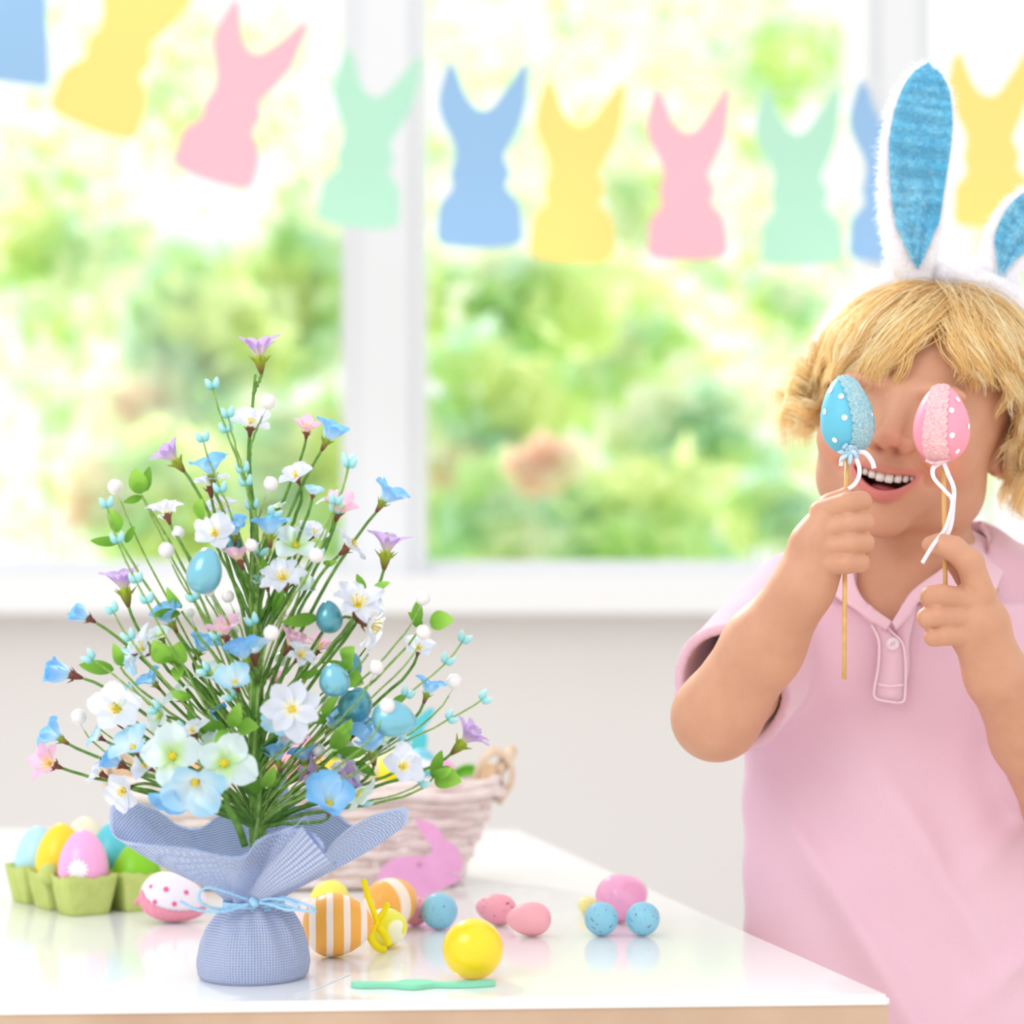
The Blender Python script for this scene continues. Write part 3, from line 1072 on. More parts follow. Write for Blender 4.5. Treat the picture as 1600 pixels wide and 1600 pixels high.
# flat cyan wooden rabbit stuck in the basket
m_cyan = mat('cyan_wood', rgb(90, 205, 220), .6, .3)
yb = 1.75
lp = [(640, 1160), (633, 1140), (640, 1128), (655, 1118), (668, 1108), (676, 1106), (679, 1112), (672, 1125), (662, 1140), (668, 1150), (666, 1168), (658, 1180), (650, 1200), (652, 1240), (640, 1240), (640, 1200), (633, 1180)]
mb = MB(); mb.prism(smooth2(lp, 2), .004, lambda x, y, t: P(x, y, yb - .05) + Vector((0, .066 + t, 0)) if False else P(x, y, 1.785) + Vector((0, t, 0)))
o = link('wooden_rabbit', fix_normals(mb.mesh('wooden_rabbit')), None, m_cyan, False)
tag(o, 'cyan wooden rabbit with upright ears standing in the basket behind the blue tree egg', 'rabbit figure')

# pink wooden rabbit leaning on the basket front
m_pw = mat('pink_wood', rgb(228, 166, 208), .65, .3, noise=rgb(220, 156, 200), nscale=50, bump=.15)
lp = [(648.5, 1284), (662, 1286), (678, 1292), (689, 1304), (694, 1314), (706, 1321), (715, 1330), (722, 1346), (721.5, 1363), (716, 1366), (697, 1367), (717, 1370.5), (720, 1376),
      (708, 1384), (690, 1391), (676, 1397), (660, 1404), (640, 1407), (612, 1404), (592, 1396), (588, 1380), (593, 1364), (607, 1349), (624, 1343), (645, 1341), (666, 1341), (674, 1335),
      (675, 1326), (664, 1314), (654, 1299)]
mb = MB()
def pr(x, y, t):
    yy = 1.612 + (1405 - y) / 120 * .012
    p = P(x, y, yy); p.z = H + (1040 - y) / F * 1.620; p.y += t
    return p
loop2 = smooth2(lp, 2)
mb.prism(loop2, .003, pr)
zmin = min(v[2] for v in mb.v)
mb.v = [(x, y, z - zmin + TZ + .0003) for x, y, z in mb.v]
o = link('wooden_rabbit', fix_normals(mb.mesh('wooden_rabbit')), None, m_pw, False)
tag(o, 'flat pink wooden rabbit leaning against the front of the wicker basket', 'rabbit figure')
mb = MB()
mb.tube([P(655 + 3.2 * math.cos(t), 1351 + 2.6 * math.sin(t), 1.6135) for t in np.linspace(0, 6.28, 14)], .0003, 4)
wm = link('eye', mb.mesh('eye', [mat('dark_line', rgb(110, 70, 100), .6)]), o)
# ------------------------------------------------------------ flower tree in a cloth wrapped pot
TY = 1.212
base = P(397, 0, TY)
tree = empty('flower_tree', (base.x, TY, TZ), 'artificial spring flower tree with blue eggs and pearls in a pot wrapped in blue burlap', 'flower tree')
TM = Matrix.Translation(tree.location)
TI = TM.inverted()


def tpart(name, me, m=None, world_M=None, parent=None):
    o = link(name, me, tree, m)
    o.matrix_local = TI @ (world_M if world_M is not None else Matrix.Identity(4))
    return o


# woven cloth
m_cloth = mat('blue_burlap', rgb(150, 175, 236), .85, .1, sheen=.3)
N, L = m_cloth.node_tree.nodes, m_cloth.node_tree.links
uv = N.new('ShaderNodeUVMap')
sp = N.new('ShaderNodeSeparateXYZ'); L.new(uv.outputs[0], sp.inputs[0])


def _m(op, a, b=None, c=None):
    n = N.new('ShaderNodeMath'); n.operation = op
    for i, x in enumerate((a, b, c)):
        if x is None: continue
        if isinstance(x, (int, float)): n.inputs[i].default_value = x
        else: L.new(x, n.inputs[i])
    return n.outputs[0]


def thread_profile(x):   # 1 on a thread centre, 0 in the gap
    return _m('ABSOLUTE', _m('SINE', _m('MULTIPLY', x, math.pi)))


nz = N.new('ShaderNodeTexNoise'); nz.inputs['Scale'].default_value = 9
L.new(uv.outputs[0], nz.inputs['Vector'])
ux = _m('ADD', sp.outputs[0], _m('MULTIPLY', nz.outputs['Fac'], .5))
vx = _m('ADD', sp.outputs[1], _m('MULTIPLY', nz.outputs['Fac'], .7))
wu, wv = thread_profile(ux), thread_profile(vx)
par = _m('GREATER_THAN', _m('MULTIPLY', _m('SINE', _m('MULTIPLY', ux, math.pi)), _m('SINE', _m('MULTIPLY', vx, math.pi))), 0)
hgt = _m('ADD', _m('MULTIPLY', par, _m('MULTIPLY', wu, .25)), _m('MULTIPLY', wu, wv))
gap = _m('MULTIPLY', wu, wv)
cr = N.new('ShaderNodeValToRGB')
cr.color_ramp.elements[0].position = .10; cr.color_ramp.elements[0].color = rgb(122, 146, 216)
cr.color_ramp.elements[1].position = .72; cr.color_ramp.elements[1].color = rgb(244, 249, 255)
e = cr.color_ramp.elements.new(.34); e.color = rgb(206, 221, 255)
L.new(gap, cr.inputs[0])
L.new(cr.outputs[0], N['Principled BSDF'].inputs['Base Color'])
bp = N.new('ShaderNodeBump'); bp.inputs['Strength'].default_value = .8; bp.inputs['Distance'].default_value = .0008
L.new(hgt, bp.inputs['Height']); L.new(bp.outputs[0], N['Principled BSDF'].inputs['Normal'])
tr = N.new('ShaderNodeBsdfTranslucent'); tr.inputs[0].default_value = rgb(150, 175, 240)
mx = N.new('ShaderNodeMixShader'); mx.inputs[0].default_value = .18
L.new(N['Principled BSDF'].outputs[0], mx.inputs[1]); L.new(tr.outputs[0], mx.inputs[2]); L.new(mx.outputs[0], N['Material Output'].inputs[0])

PZ = H + (1040 - 1408) / F * TY          # height of the tie
pc = Vector((base.x - .0008, TY, PZ))
TP = .0019                                # thread pitch


def fold(a, ph=0):
    s_ = 0
    for (c, w, amp) in ((-1.25, .16, 1), (-.75, .13, .8), (-2.05, .2, .9), (-2.7, .2, .7), (-.25, .2, .8), (.5, .2, 1), (1.3, .2, 1), (2.2, .2, 1), (-1.65, .12, .6)):
        d = (a - c - ph + math.pi) % (2 * math.pi) - math.pi
        s_ += amp * math.exp(-(d / w) ** 2)
    return s_


def pouch(u, v):
    a = 2 * math.pi * u
    z = v * (PZ - TZ)
    prof = [(0, .0345), (.04, .0365), (.2, .0378), (.45, .0362), (.65, .033), (.8, .0275), (.92, .0205), (1, .0170)]
    r = float(np.interp(v, [p[0] for p in prof], [p[1] for p in prof]))
    k = min(1, v * 1.4) ** 1.6
    r += (fold(a, .35 * (1 - v)) - .45) * .0042 * k + .0006 * math.sin(3 * a)
    return Vector((pc.x + r * math.cos(a) * (1 + .00 * v), TY + r * math.sin(a), TZ + .0004 + z))


mb = MB()
mb.grid(lambda u, v: pouch(u, v), 220, 60, closed_u=False)
mb.uv = [(u * 118, v * 30) for u, v in mb.uv]
n0 = len(mb.v)
bm_ = [pouch(i / 60, 0) for i in range(60)]
mb.add(bm_, [tuple(range(59, -1, -1))], [(0, 0)] * 60)
tpart('cloth_pouch', mb.mesh('cloth_pouch', [m_cloth]))
RIM = [(176, 1300, -.004), (196, 1316, -.022), (240, 1322, -.036), (300, 1328, -.044), (350, 1340, -.048), (384, 1338, -.046), (402, 1316, -.044), (440, 1300, -.040),
       (478, 1300, -.050), (500, 1316, -.058), (506, 1334, -.056), (516, 1322, -.044), (545, 1296, -.030), (585, 1275, -.016), (631, 1265, -.004), (630, 1292, .010),
       (596, 1300, .026), (548, 1290, .040), (518, 1268, .048), (486, 1262, .052), (456, 1258, .052), (444, 1205, .050), (430, 1210, .052), (412, 1245, .054), (380, 1258, .052), (342, 1276, .050), (312, 1296, .042),
       (280, 1292, .032), (250, 1270, .022), (212, 1256, .010), (178, 1262, .002)]
rimP = [P(x, y, TY + d) for x, y, d in RIM]
rim = catmull(rimP, 12, True)
nr = len(rim)
lens = [0]
for i in range(nr): lens.append(lens[-1] + (rim[(i + 1) % nr] - rim[i]).length)


def flare(u, v):
    k = (u * nr) % nr
    i = int(k); f = k - i
    e_ = rim[i % nr].lerp(rim[(i + 1) % nr], f)
    a = math.pi + 2 * math.pi * u
    rr = .0172 + (fold(a - 2 * math.pi, 0) - .45) * .0040
    p0 = pc + Vector((math.cos(a) * rr, math.sin(a) * rr, 0))
    d = e_ - p0
    hor = Vector((d.x, d.y, 0))
    c1 = p0 + Vector((math.cos(a), math.sin(a), 0)) * .004 + Vector((0, 0, .012)) + hor * .12
    c2 = p0 + d * .62 + Vector((0, 0, -.006))
    t = v
    p = p0 * (1 - t) ** 3 + c1 * 3 * t * (1 - t) ** 2 + c2 * 3 * t * t * (1 - t) + e_ * t ** 3
    rip = math.sin(2 * math.pi * u * 13 + 1.2 * math.sin(9 * u)) * .0034 * math.sin(math.pi * min(1, t * 1.02)) + math.sin(2 * math.pi * u * 29 + 2) * .0012 * t * (1 - t) * 3
    nrm = Vector((math.cos(a), math.sin(a), .4)).normalized()
    return p + nrm * rip


mb = MB()
mb.grid(flare, 520, 44)
cl = {}
nu_, nv_ = 520, 44
for i in range(nu_ + 1):
    s_ = 0
    for j in range(nv_ + 1):
        if j: s_ += (Vector(mb.v[j * (nu_ + 1) + i]) - Vector(mb.v[(j - 1) * (nu_ + 1) + i])).length
        cl[(i, j)] = s_
mb.uv = [(lens[min(nr, int(mb.uv[k][0] * nr))] / TP * (.55 + .3 * mb.uv[k][1]), cl[(k % (nu_ + 1), k // (nu_ + 1))] / TP) for k in range(len(mb.uv))]
o = tpart('cloth_ruffle', mb.mesh('cloth_ruffle', [m_cloth]))
# loose front fold of the cloth
fc = catmull([P(398, 1404, TY - .021), P(425, 1378, TY - .038), P(462, 1350, TY - .050), P(500, 1318, TY - .055)], 10)
mb = MB()
def ff(u, v):
    i = min(len(fc) - 1, int(round(v * (len(fc) - 1))))
    t = (fc[min(i + 1, len(fc) - 1)] - fc[max(i - 1, 0)]).normalized()
    sd = t.cross(Vector((0, -1, 0))).normalized(); fr_ = sd.cross(t).normalized()
    if fr_.y > 0: fr_ = -fr_
    rad = .0045 + .0095 * v
    a = math.radians(-25 + 230 * u)
    return fc[i] + sd * rad * math.cos(a) * 1.15 + fr_ * (rad * .55 * math.sin(a) + .002 * math.sin(u * 9) * v)
mb.grid(ff, 40, len(fc) - 1)
mb.uv = [(u * 16, v * 32) for u, v in mb.uv]
tpart('cloth_fold', mb.mesh('cloth_fold', [m_cloth]))
# frayed threads along the rim
mb = MB()
for i in range(0, nr * 5):
    u = i / (nr * 5)
    a_, b_ = flare(u, 1), flare(u, .985)
    d = (a_ - b_).normalized()
    e2 = a_ + d * (.0012 + .0012 * rng.random()) + Vector(rng.normal(size=3) * .0002)
    if i % 2: mb.tube([b_, a_, e2], .00024, 3, cap=False)
o = tpart('frayed_edge', mb.mesh('frayed_edge', [mat('pale_thread', rgb(205, 220, 255), .9, .1)])); o['kind'] = 'stuff'
mb = MB(); mb.tube([P(*q) for q in ((483, 1290, TY - .047), (478, 1275, TY - .05), (462, 1290, TY - .05), (440, 1298, TY - .048))], .0003, 4)
tpart('loose_thread', mb.mesh('loose_thread', [MATS['pale_thread']]))
# twine with bow
m_twine = mat('sky_twine', rgb(150, 208, 246), .8, .2, noise=rgb(190, 228, 252), nscale=700, bump=.8, bscale=900)
for k in range(3):
    mb = MB()
    mb.tube([Vector((pc.x + (.0195 + .0006 * math.sin(a * 3 + k)) * math.cos(a), TY + .0195 * math.sin(a), PZ - .0012 + .0019 * (k - 1) + .001 * math.sin(a + k * .5))) for a in np.linspace(0, 2 * math.pi, 48)], .0011, 8, cap=False)
    tpart('twine_turn', mb.mesh('twine_turn', [m_twine]))
fy = TY - .0225
def TW(x, y, d=0): return P(x, y, fy + d)
for nm, pts in (('bow_loop', [(392, 1408, 0), (360, 1396, -.008), (326, 1387, -.014), (311, 1396, -.016), (316, 1412, -.016), (345, 1420, -.010), (392, 1412, -.002)]),
                ('bow_loop', [(400, 1408, 0), (425, 1404, -.012), (452, 1408, -.020), (468, 1418, -.022), (450, 1422, -.02), (425, 1414, -.012), (402, 1410, -.002)]),
                ('twine_end', [(392, 1412, -.002), (350, 1424, -.012), (310, 1422, -.018), (282, 1408, -.022)]),
                ('twine_end', [(404, 1410, -.002), (440, 1414, -.014), (470, 1422, -.022), (494, 1425, -.026)]),
                ('twine_end', [(404, 1408, -.002), (440, 1402, -.014), (470, 1410, -.022), (492, 1420, -.026)])):
    mb = MB(); mb.tube(catmull([TW(*q) for q in pts], 6), .0010, 7)
    tpart(nm, mb.mesh(nm, [m_twine]))
mb = MB(); mb.tube(catmull([TW(392, 1404, -.002), TW(397, 1410, -.004), TW(402, 1415, -.002)], 5), [.001, .0022, .0026, .0028, .0026, .0028, .0028, .0026, .0024, .002, .001], 8)
tpart('bow_knot', mb.mesh('bow_knot', [m_twine]))

# trunk of paper wrapped wires
m_stem = mat('green_wrap', rgb(118, 160, 74), .7, .2, noise=rgb(78, 122, 52), nscale=160, bump=.8, bscale=260)
m_stem2 = mat('light_green_wrap', rgb(156, 188, 106), .7, .2, noise=rgb(112, 150, 72), nscale=220, bump=.8, bscale=400)
m_brown = mat('brown_twig', rgb(110, 76, 66), .7, .2, noise=rgb(84, 54, 50), nscale=200)
trunk_pts = [(404, 1335, .0), (403, 1290, .0), (401, 1200, .0), (400, 1100, .0), (399, 1000, -.002), (398, 900, 0), (397, 820, 0), (391, 760, 0), (389, 700, 0), (394, 640, 0), (399, 585, 0)]
tp = catmull([P(x, y, TY + d) for x, y, d in trunk_pts], 14)
tr_ = [float(np.interp(i / (len(tp) - 1), [0, .1, .3, .5, .7, .8, 1], [.0056, .0052, .0045, .0036, .0018, .0012, .0009])) * (1 + .05 * math.sin(i * 1.7)) for i in range(len(tp))]
mb = MB(); mb.tube(tp, tr_, 14)
tpart('trunk', mb.mesh('trunk', [m_stem]))
mb = MB()
for k in range(5):      # wires wound alongside the trunk
    ph = k * 1.3
    q = [p + Vector((math.cos(ph + i * .06), math.sin(ph + i * .06), 0)) * tr_[i] * .85 for i, p in enumerate(tp[:90 - 10 * k])]
    mb.tube(q, .0016, 6)
tpart('wound_wires', mb.mesh('wound_wires', [m_stem2]))


def trunk_at(py):
    z = H + (1040 - py) / F * TY
    for i in range(len(tp) - 1):
        if tp[i].z <= z <= tp[i + 1].z: return tp[i].lerp(tp[i + 1], (z - tp[i].z) / (tp[i + 1].z - tp[i].z))
    return tp[0] if z < tp[0].z else tp[-1]


def dirv(a, e_):
    a, e_ = math.radians(a), math.radians(e_)
    return Vector((math.cos(e_) * math.cos(a), -math.sin(e_), math.cos(e_) * math.sin(a)))


def slope(y): return float(np.interp(y, [600, 800, 950, 1100, 1250], [2.6, 2.0, 1.15, .62, .3]))


cxp = 399


def stem(px, py, B, dv, r=.0009, thin=False, m=None, low=0):
    ay = min(1300, py + abs(px - cxp) * slope(py) + 35 + rng.random() * 30 + low)
    A = trunk_at(ay)
    Ln = (B - A).length
    jit = Vector(rng.normal(size=3)) * Ln * .025
    c1 = A + Vector(((B.x - A.x) * .12, (B.y - A.y) * .2, Ln * (.30 if py < 1050 else .16))) + jit
    c2 = B - dv * Ln * .22 + jit * .5
    pts = []
    for k in range(17):
        t = k / 16
        p = A * (1 - t) ** 3 + c1 * 3 * t * (1 - t) ** 2 + c2 * 3 * t * t * (1 - t) + B * t ** 3
        w = math.sin(math.pi * t)
        pts.append(p + Vector((math.sin(k * 1.9 + px), 0, math.cos(k * 2.3 + py))) * .0005 * w)
    mb = MB()
    mb.tube(pts, [r * (1.5 - .5 * k / 16) for k in range(17)], 7)
    tpart('stem', mb.mesh('stem', [m or (m_stem2 if thin else m_stem)]))
    return pts


# petals and flowers
def petal_mesh(name, m, w, e0, e1, nu=6, nv=9, notch=0.0, pointy=1.0, cup=.25, r0=.08, ruf=0.0):
    mb = MB()
    path = []
    r, z = r0, 0
    for k in range(nv + 1):
        t = k / nv
        el = math.radians(e0 + (e1 - e0) * t)
        path.append((r, z, el))
        r += math.cos(el) / nv * (1 - r0); z += math.sin(el) / nv

    def fn(u, v):
        k = min(nv, int(round(v * nv)))
        r_, z_, el = path[k]
        s_ = u * 2 - 1
        t = v
        hw = w * (.22 + .78 * math.sin(math.pi * min(1, .04 + t * .80)) ** .9) * (1 - max(0, (t - .72) / .28) ** 2.2 * pointy * .75)
        back = (1 - abs(s_) ** 2) * notch * t
        edge = (s_ * s_) * .10 * t
        rr = r_ - (edge - 0) * math.cos(el) - notch * t * math.exp(-(s_ / .25) ** 2) * math.cos(el)
        zz = z_ - edge * math.sin(el)
        lift = cup * hw * s_ * s_ + ruf * math.sin(s_ * 7 + t * 5) * t - .03 * math.exp(-(s_ / .15) ** 2)
        return Vector((rr - math.sin(el) * lift, s_ * hw, zz + math.cos(el) * lift))
    mb.grid(fn, nu, nv)
    return mb.mesh(name, [m])


def calyx_mesh(name, top, bot, long=.5, rad=.15):
    m = petal_mat(name, bot, top, (.25, .8), transl=.05)
    mb = MB()
    prof = [(-long, .045), (-long * .9, .07), (-long * .55, rad * .72), (-long * .2, rad), (0.02, rad * .8), (.05, .02)]

    def fn(u, v):
        k = v * (len(prof) - 1); i = min(int(k), len(prof) - 2); f = k - i
        z = prof[i][0] * (1 - f) + prof[i + 1][0] * f; r = prof[i][1] * (1 - f) + prof[i + 1][1] * f
        a = 2 * math.pi * u
        r *= 1 + .08 * math.cos(5 * a)
        return (r * math.cos(a), r * math.sin(a), z)
    mb.grid(fn, 15, 10, closed_u=True)
    for k in range(5):      # sepals
        a = 2 * math.pi * k / 5 + .3
        c, s_ = math.cos(a), math.sin(a)
        mb.add([(rad * .9 * math.cos(a - .4), rad * .9 * math.sin(a - .4), -.12), (rad * .9 * math.cos(a + .4), rad * .9 * math.sin(a + .4), -.12), (rad * 2.1 * c, rad * 2.1 * s_, .06), (rad * 1.05 * c, rad * 1.05 * s_, -.2)],
               [(0, 3, 2), (3, 1, 2)], [(0, .6)] * 4)
    return mb.mesh(name, [m])


m_stam = mat('yellow_stamen', rgb(240, 214, 60), .6, .3)


def stamen_mesh(n, ln, spread):
    mb = MB()
    for k in range(n):
        a = k * 2.4; s_ = spread * (k / n) ** .5
        d = Vector((math.sin(s_) * math.cos(a), math.sin(s_) * math.sin(a), math.cos(s_))) * ln * (1 - .2 * (k % 3) / 3)
        mb.tube([Vector((0, 0, 0)), d * .6, d], [.016, .012, .010], 4)
        mb.tube([d * .98, d * 1.04, d * 1.10, d * 1.14], [.012, .030, .028, .008], 5)
    mb.tube([(0, 0, -.02), (0, 0, .05), (0, 0, .09)], [.12, .10, .02], 10)
    return mb.mesh('stamens', [m_stam])


pw = petal_mat('petal_white', rgb(255, 255, 235), rgb(232, 236, 250), (.05, .35))
pg = petal_mat('petal_green_white', rgb(210, 240, 160), rgb(228, 243, 246), (.05, .5))
pb = petal_mat('petal_blue', rgb(205, 235, 252), rgb(128, 194, 245), (.15, .8))
pbl = petal_mat('petal_light_blue', rgb(232, 246, 252), rgb(176, 222, 249), (.15, .8))
pl = petal_mat('petal_lilac', rgb(232, 226, 210), rgb(206, 180, 228), (.1, .45))
pk = petal_mat('petal_pink', rgb(252, 232, 210), rgb(242, 196, 222), (.1, .5))
brn, grn = rgb(112, 66, 56), rgb(150, 180, 60)
KINDS_ = {
    'W': dict(p=petal_mesh('petal', pw, .40, 35, -2, notch=.05, pointy=.5, ruf=.02), n=5, c=calyx_mesh('calyx_brown', rgb(140, 90, 70), brn), s=stamen_mesh(11, .34, .6)),
    'S': dict(p=petal_mesh('petal', pw, .33, 12, -2, notch=.03, pointy=.45), n=7, c=calyx_mesh('calyx_brown', rgb(140, 90, 70), brn), s=stamen_mesh(9, .25, .9)),
    'V': dict(p=petal_mesh('petal', pw, .26, 45, -25, notch=.06, pointy=.7, ruf=.03), n=7, c=calyx_mesh('calyx_brown', rgb(140, 90, 70), brn), s=stamen_mesh(12, .42, .7)),
    'B': dict(p=petal_mesh('petal', pb, .48, 66, -2, notch=.04, pointy=.5, cup=.4), n=4, c=calyx_mesh('calyx_green', grn, brn, .55), s=stamen_mesh(4, .2, .5)),
    'K': dict(p=petal_mesh('petal', pb, .44, 78, 30, notch=.04, pointy=.6, cup=.5), n=4, c=calyx_mesh('calyx_brown2', rgb(130, 80, 68), brn, .5, .17), s=stamen_mesh(4, .2, .5)),
    'C': dict(p=petal_mesh('petal', pbl, .46, 40, 5, notch=.04, pointy=.4, cup=.3), n=4, c=calyx_mesh('calyx_brown', rgb(140, 90, 70), brn), s=stamen_mesh(4, .2, .5)),
    'L': dict(p=petal_mesh('petal', pl, .25, 66, 6, notch=.10, pointy=.35, ruf=.02), n=7, c=calyx_mesh('calyx_lime', rgb(165, 190, 50), rgb(110, 90, 50), .62, .2), s=stamen_mesh(5, .5, .3)),
    'P': dict(p=petal_mesh('petal', pk, .30, 55, 15, notch=.02, pointy=.8), n=5, c=calyx_mesh('calyx_brown', rgb(140, 90, 70), brn), s=stamen_mesh(10, .4, .6)),
    'G': dict(p=petal_mesh('petal', pg, .45, 32, -8, notch=.03, pointy=.45, ruf=.02), n=4, c=calyx_mesh('calyx_green', grn, brn), s=stamen_mesh(10, .18, 1.0)),
}
NAMES = {'W': 'white', 'S': 'white', 'V': 'white', 'B': 'blue', 'K': 'blue', 'C': 'pale blue', 'L': 'lilac', 'P': 'pink', 'G': 'greenish white'}


def flower(kind, x, y, size, a, e_, dy=None, st=True, spin=None):
    K = KINDS_[kind]
    if dy is None:
        lim = .012 + .07 * (y - 550) / 700
        dy = float(rng.uniform(-1, .4)) * lim * (1 - min(1, abs(x - cxp) / 330) * .8)
    yy = TY + dy
    sc = size / 2 / F * yy * {'B': 1.52, 'K': 1.5, 'L': 1.6, 'P': 1.42, 'V': 1.36, 'C': 1.4, 'W': 1.26, 'S': 1.08, 'G': 1.1}[kind]
    dv = dirv(a, e_)
    # centre of the blossom sits a little before its origin
    C0 = P(x, y, yy) - dv * sc * .22
    M = orient(C0, dv, rng.random() * 6 if spin is None else spin, sc)
    f = tpart('flower', K['c'], None, M)
    f['label'] = NAMES[kind] + ' blossom'
    for k in range(K['n']):
        p = link('petal', K['p'], f)
        jt = Matrix.Rotation(rng.normal() * .10, 4, 'Y') @ Matrix.Rotation(rng.normal() * .08, 4, 'X')
        p.matrix_local = Matrix.Rotation(2 * math.pi * k / K['n'] + rng.normal() * .08, 4, 'Z') @ jt @ Matrix.Scale(1 + rng.normal() * .06, 4)
    link('stamens', K['s'], f)
    if st:
        B = C0 - dv * sc * .52
        stem(x, y, B, dv, r=.0010 if y > 700 else .0009)
    return f


FL = [('L', 405, 548, 56, 95, 5, 0), ('W', 392, 658, 62, 80, 35, -.012), ('P', 480, 668, 42, 80, 30, None), ('B', 515, 678, 52, 62, 12, -.01), ('L', 268, 712, 50, 128, 10, -.01),
      ('V', 326, 752, 56, 100, 0, 0), ('B', 328, 732, 56, 100, 12, -.008), ('W', 461, 740, 48, 110, 40, -.01), ('C', 490, 768, 30, 75, 20, None), ('P', 530, 793, 56, 70, 40, -.02),
      ('B', 605, 775, 54, 55, 8, -.01), ('V', 258, 796, 54, 110, -8, -.01), ('W', 335, 830, 62, 80, 60, -.03), ('B', 366, 828, 46, 90, 20, -.01), ('L', 605, 852, 60, 82, 6, 0),
      ('V', 550, 850, 56, 40, 0, -.01), ('B', 422, 826, 54, 90, 5, -.02), ('G', 462, 846, 76, 80, 50, -.01), ('P', 372, 868, 48, 110, 0, -.02), ('V', 441, 900, 66, 100, 45, -.035),
      ('G', 470, 905, 56, 30, 30, -.012), ('L', 193, 910, 60, 100, 8, 0), ('K', 130, 962, 42, 150, 15, 0), ('B', 262, 965, 50, 120, 20, -.015), ('P', 352, 983, 56, 92, 25, -.04),
      ('V', 560, 940, 76, 70, 45, -.03), ('V', 585, 978, 74, -20, 10, -.01), ('C', 396, 1012, 60, 95, 10, -.04), ('B', 380, 1020, 56, 110, 20, -.045), ('P', 456, 1002, 52, 60, 10, -.02),
      ('V', 472, 1022, 48, 45, 30, -.03), ('K', 100, 1052, 56, 165, 5, 0), ('V', 222, 1012, 62, 150, 35, -.02), ('C', 204, 1032, 44, -140, 30, -.02), ('G', 250, 990, 50, 110, 30, -.01),
      ('B', 315, 1010, 48, 60, 20, 0), ('C', 366, 1062, 56, 100, 45, -.055), ('W', 180, 1106, 72, 80, 68, -.03), ('C', 185, 1082, 44, 90, 10, -.01), ('S', 456, 1106, 88, 70, 72, -.065),
      ('C', 430, 1128, 40, -120, 40, -.05), ('B', 86, 1150, 46, 150, -5, 0), ('C', 205, 1162, 58, 110, 40, -.04), ('P', 75, 1192, 58, 150, 50, -.01), ('G', 268, 1180, 96, 90, 78, -.055),
      ('G', 350, 1190, 100, 60, 70, -.065), ('C', 303, 1228, 84, -90, 62, -.072), ('K', 180, 1190, 44, 150, 10, -.01), ('W', 188, 1238, 62, -150, 50, -.02), ('B', 268, 1243, 52, -110, 40, -.06),
      ('B', 670, 1076, 44, 70, 5, 0), ('W', 655, 1010, 48, 75, 40, -.01), ('L', 731, 1152, 58, 45, 8, 0), ('W', 632, 1196, 64, 35, 50, -.04), ('B', 580, 1162, 70, 95, 30, -.025),
      ('B', 515, 1250, 74, 80, 50, -.06), ('G', 563, 1243, 62, -40, 20, -.03), ('P', 463, 1142, 46, -80, 20, -.03), ('B', 434, 1180, 50, 100, 0, -.01), ('B', 474, 1182, 46, 110, 10, -.01),
      ('L', 536, 1218, 56, 20, 10, -.03), ('L', 490, 1200, 50, 160, 20, -.01), ('G', 276, 1084, 62, 130, 20, -.01), ('G', 245, 1118, 54, 170, 40, -.02), ('W', 150, 1205, 50, 150, 10, 0),
      ('G', 205, 1006, 44, 170, 10, 0), ('V', 345, 790, 44, 90, 40, .01), ('G', 512, 776, 40, 120, 10, .01), ('C', 447, 1150, 34, -60, 30, -.02), ('B', 333, 1108, 36, -40, 20, 0),
      ('K', 560, 1135, 42, 60, 10, 0), ('G', 330, 1160, 56, 120, 30, -.03), ('P', 430, 960, 34, 70, 30, .02), ('G', 432, 790, 34, 100, 20, .01),
      ('C', 415, 905, 44, 100, 20, -.01), ('G', 330, 1050, 50, 110, 30, -.01), ('W', 300, 1140, 50, 110, 30, -.03), ('B', 520, 1130, 46, 60, 20, -.01), ('P', 430, 1060, 40, 80, 30, .01),
      ('W', 490, 830, 46, 60, 30, .0), ('B', 236, 1062, 40, 130, 20, 0), ('V', 545, 1200, 50, 40, 30, -.02), ('G', 600, 1150, 44, 30, 30, 0), ('W', 225, 1195, 50, 140, 40, -.03), ('C', 150, 1150, 36, 150, 20, 0), ('P', 500, 1010, 40, 60, 20, .01)]
for a in FL: flower(*a)

# leaves
m_leaf = petal_mat('leaf_two_tone', rgb(104, 160, 50), rgb(150, 200, 84), (.0, .9), transl=.3)
m_leafd = petal_mat('leaf_dark', rgb(84, 134, 42), rgb(118, 170, 62), (.0, .9), transl=.25)


def leaf_mesh(name, m, w, curl, wav):
    mb = MB()

    def fn(u, v):
        s_ = u * 2 - 1
        hw = w * math.sin(math.pi * min(1, .05 + v * .95)) ** .75 * (1 - .25 * v)
        z = curl * math.sin(v * 2.4) * .3 + abs(s_) * hw * .35 + wav * math.sin(v * 12 + s_ * 2) * hw * .3
        return Vector((v, s_ * hw * (1 if v > .03 else .2), z))
    mb.grid(fn, 6, 12)
    return mb.mesh(name, [m])


LFM = [leaf_mesh('leaf', m_leaf, .40, .3, .12), leaf_mesh('leaf', m_leafd, .24, -.6, .15), leaf_mesh('leaf', m_leaf, .26, .5, .1)]


def leaf(x, y, ln, a, e_, k, dy=None, roll=0):
    dy = -.02 if dy is None else dy
    yy = TY + dy
    sc = ln / F * yy
    d = dirv(a, e_)
    side = Vector((0, -1, 0)).cross(d)
    if side.length < .05: side = Vector((1, 0, 0))
    side.normalize()
    n = d.cross(side).normalized()
    R = Matrix((d, side, n)).transposed().to_4x4()
    M = Matrix.Translation(P(x, y, yy)) @ R @ Matrix.Rotation(roll, 4, 'X') @ Matrix.Scale(sc, 4)
    tpart('leaf', LFM[k], None, M)


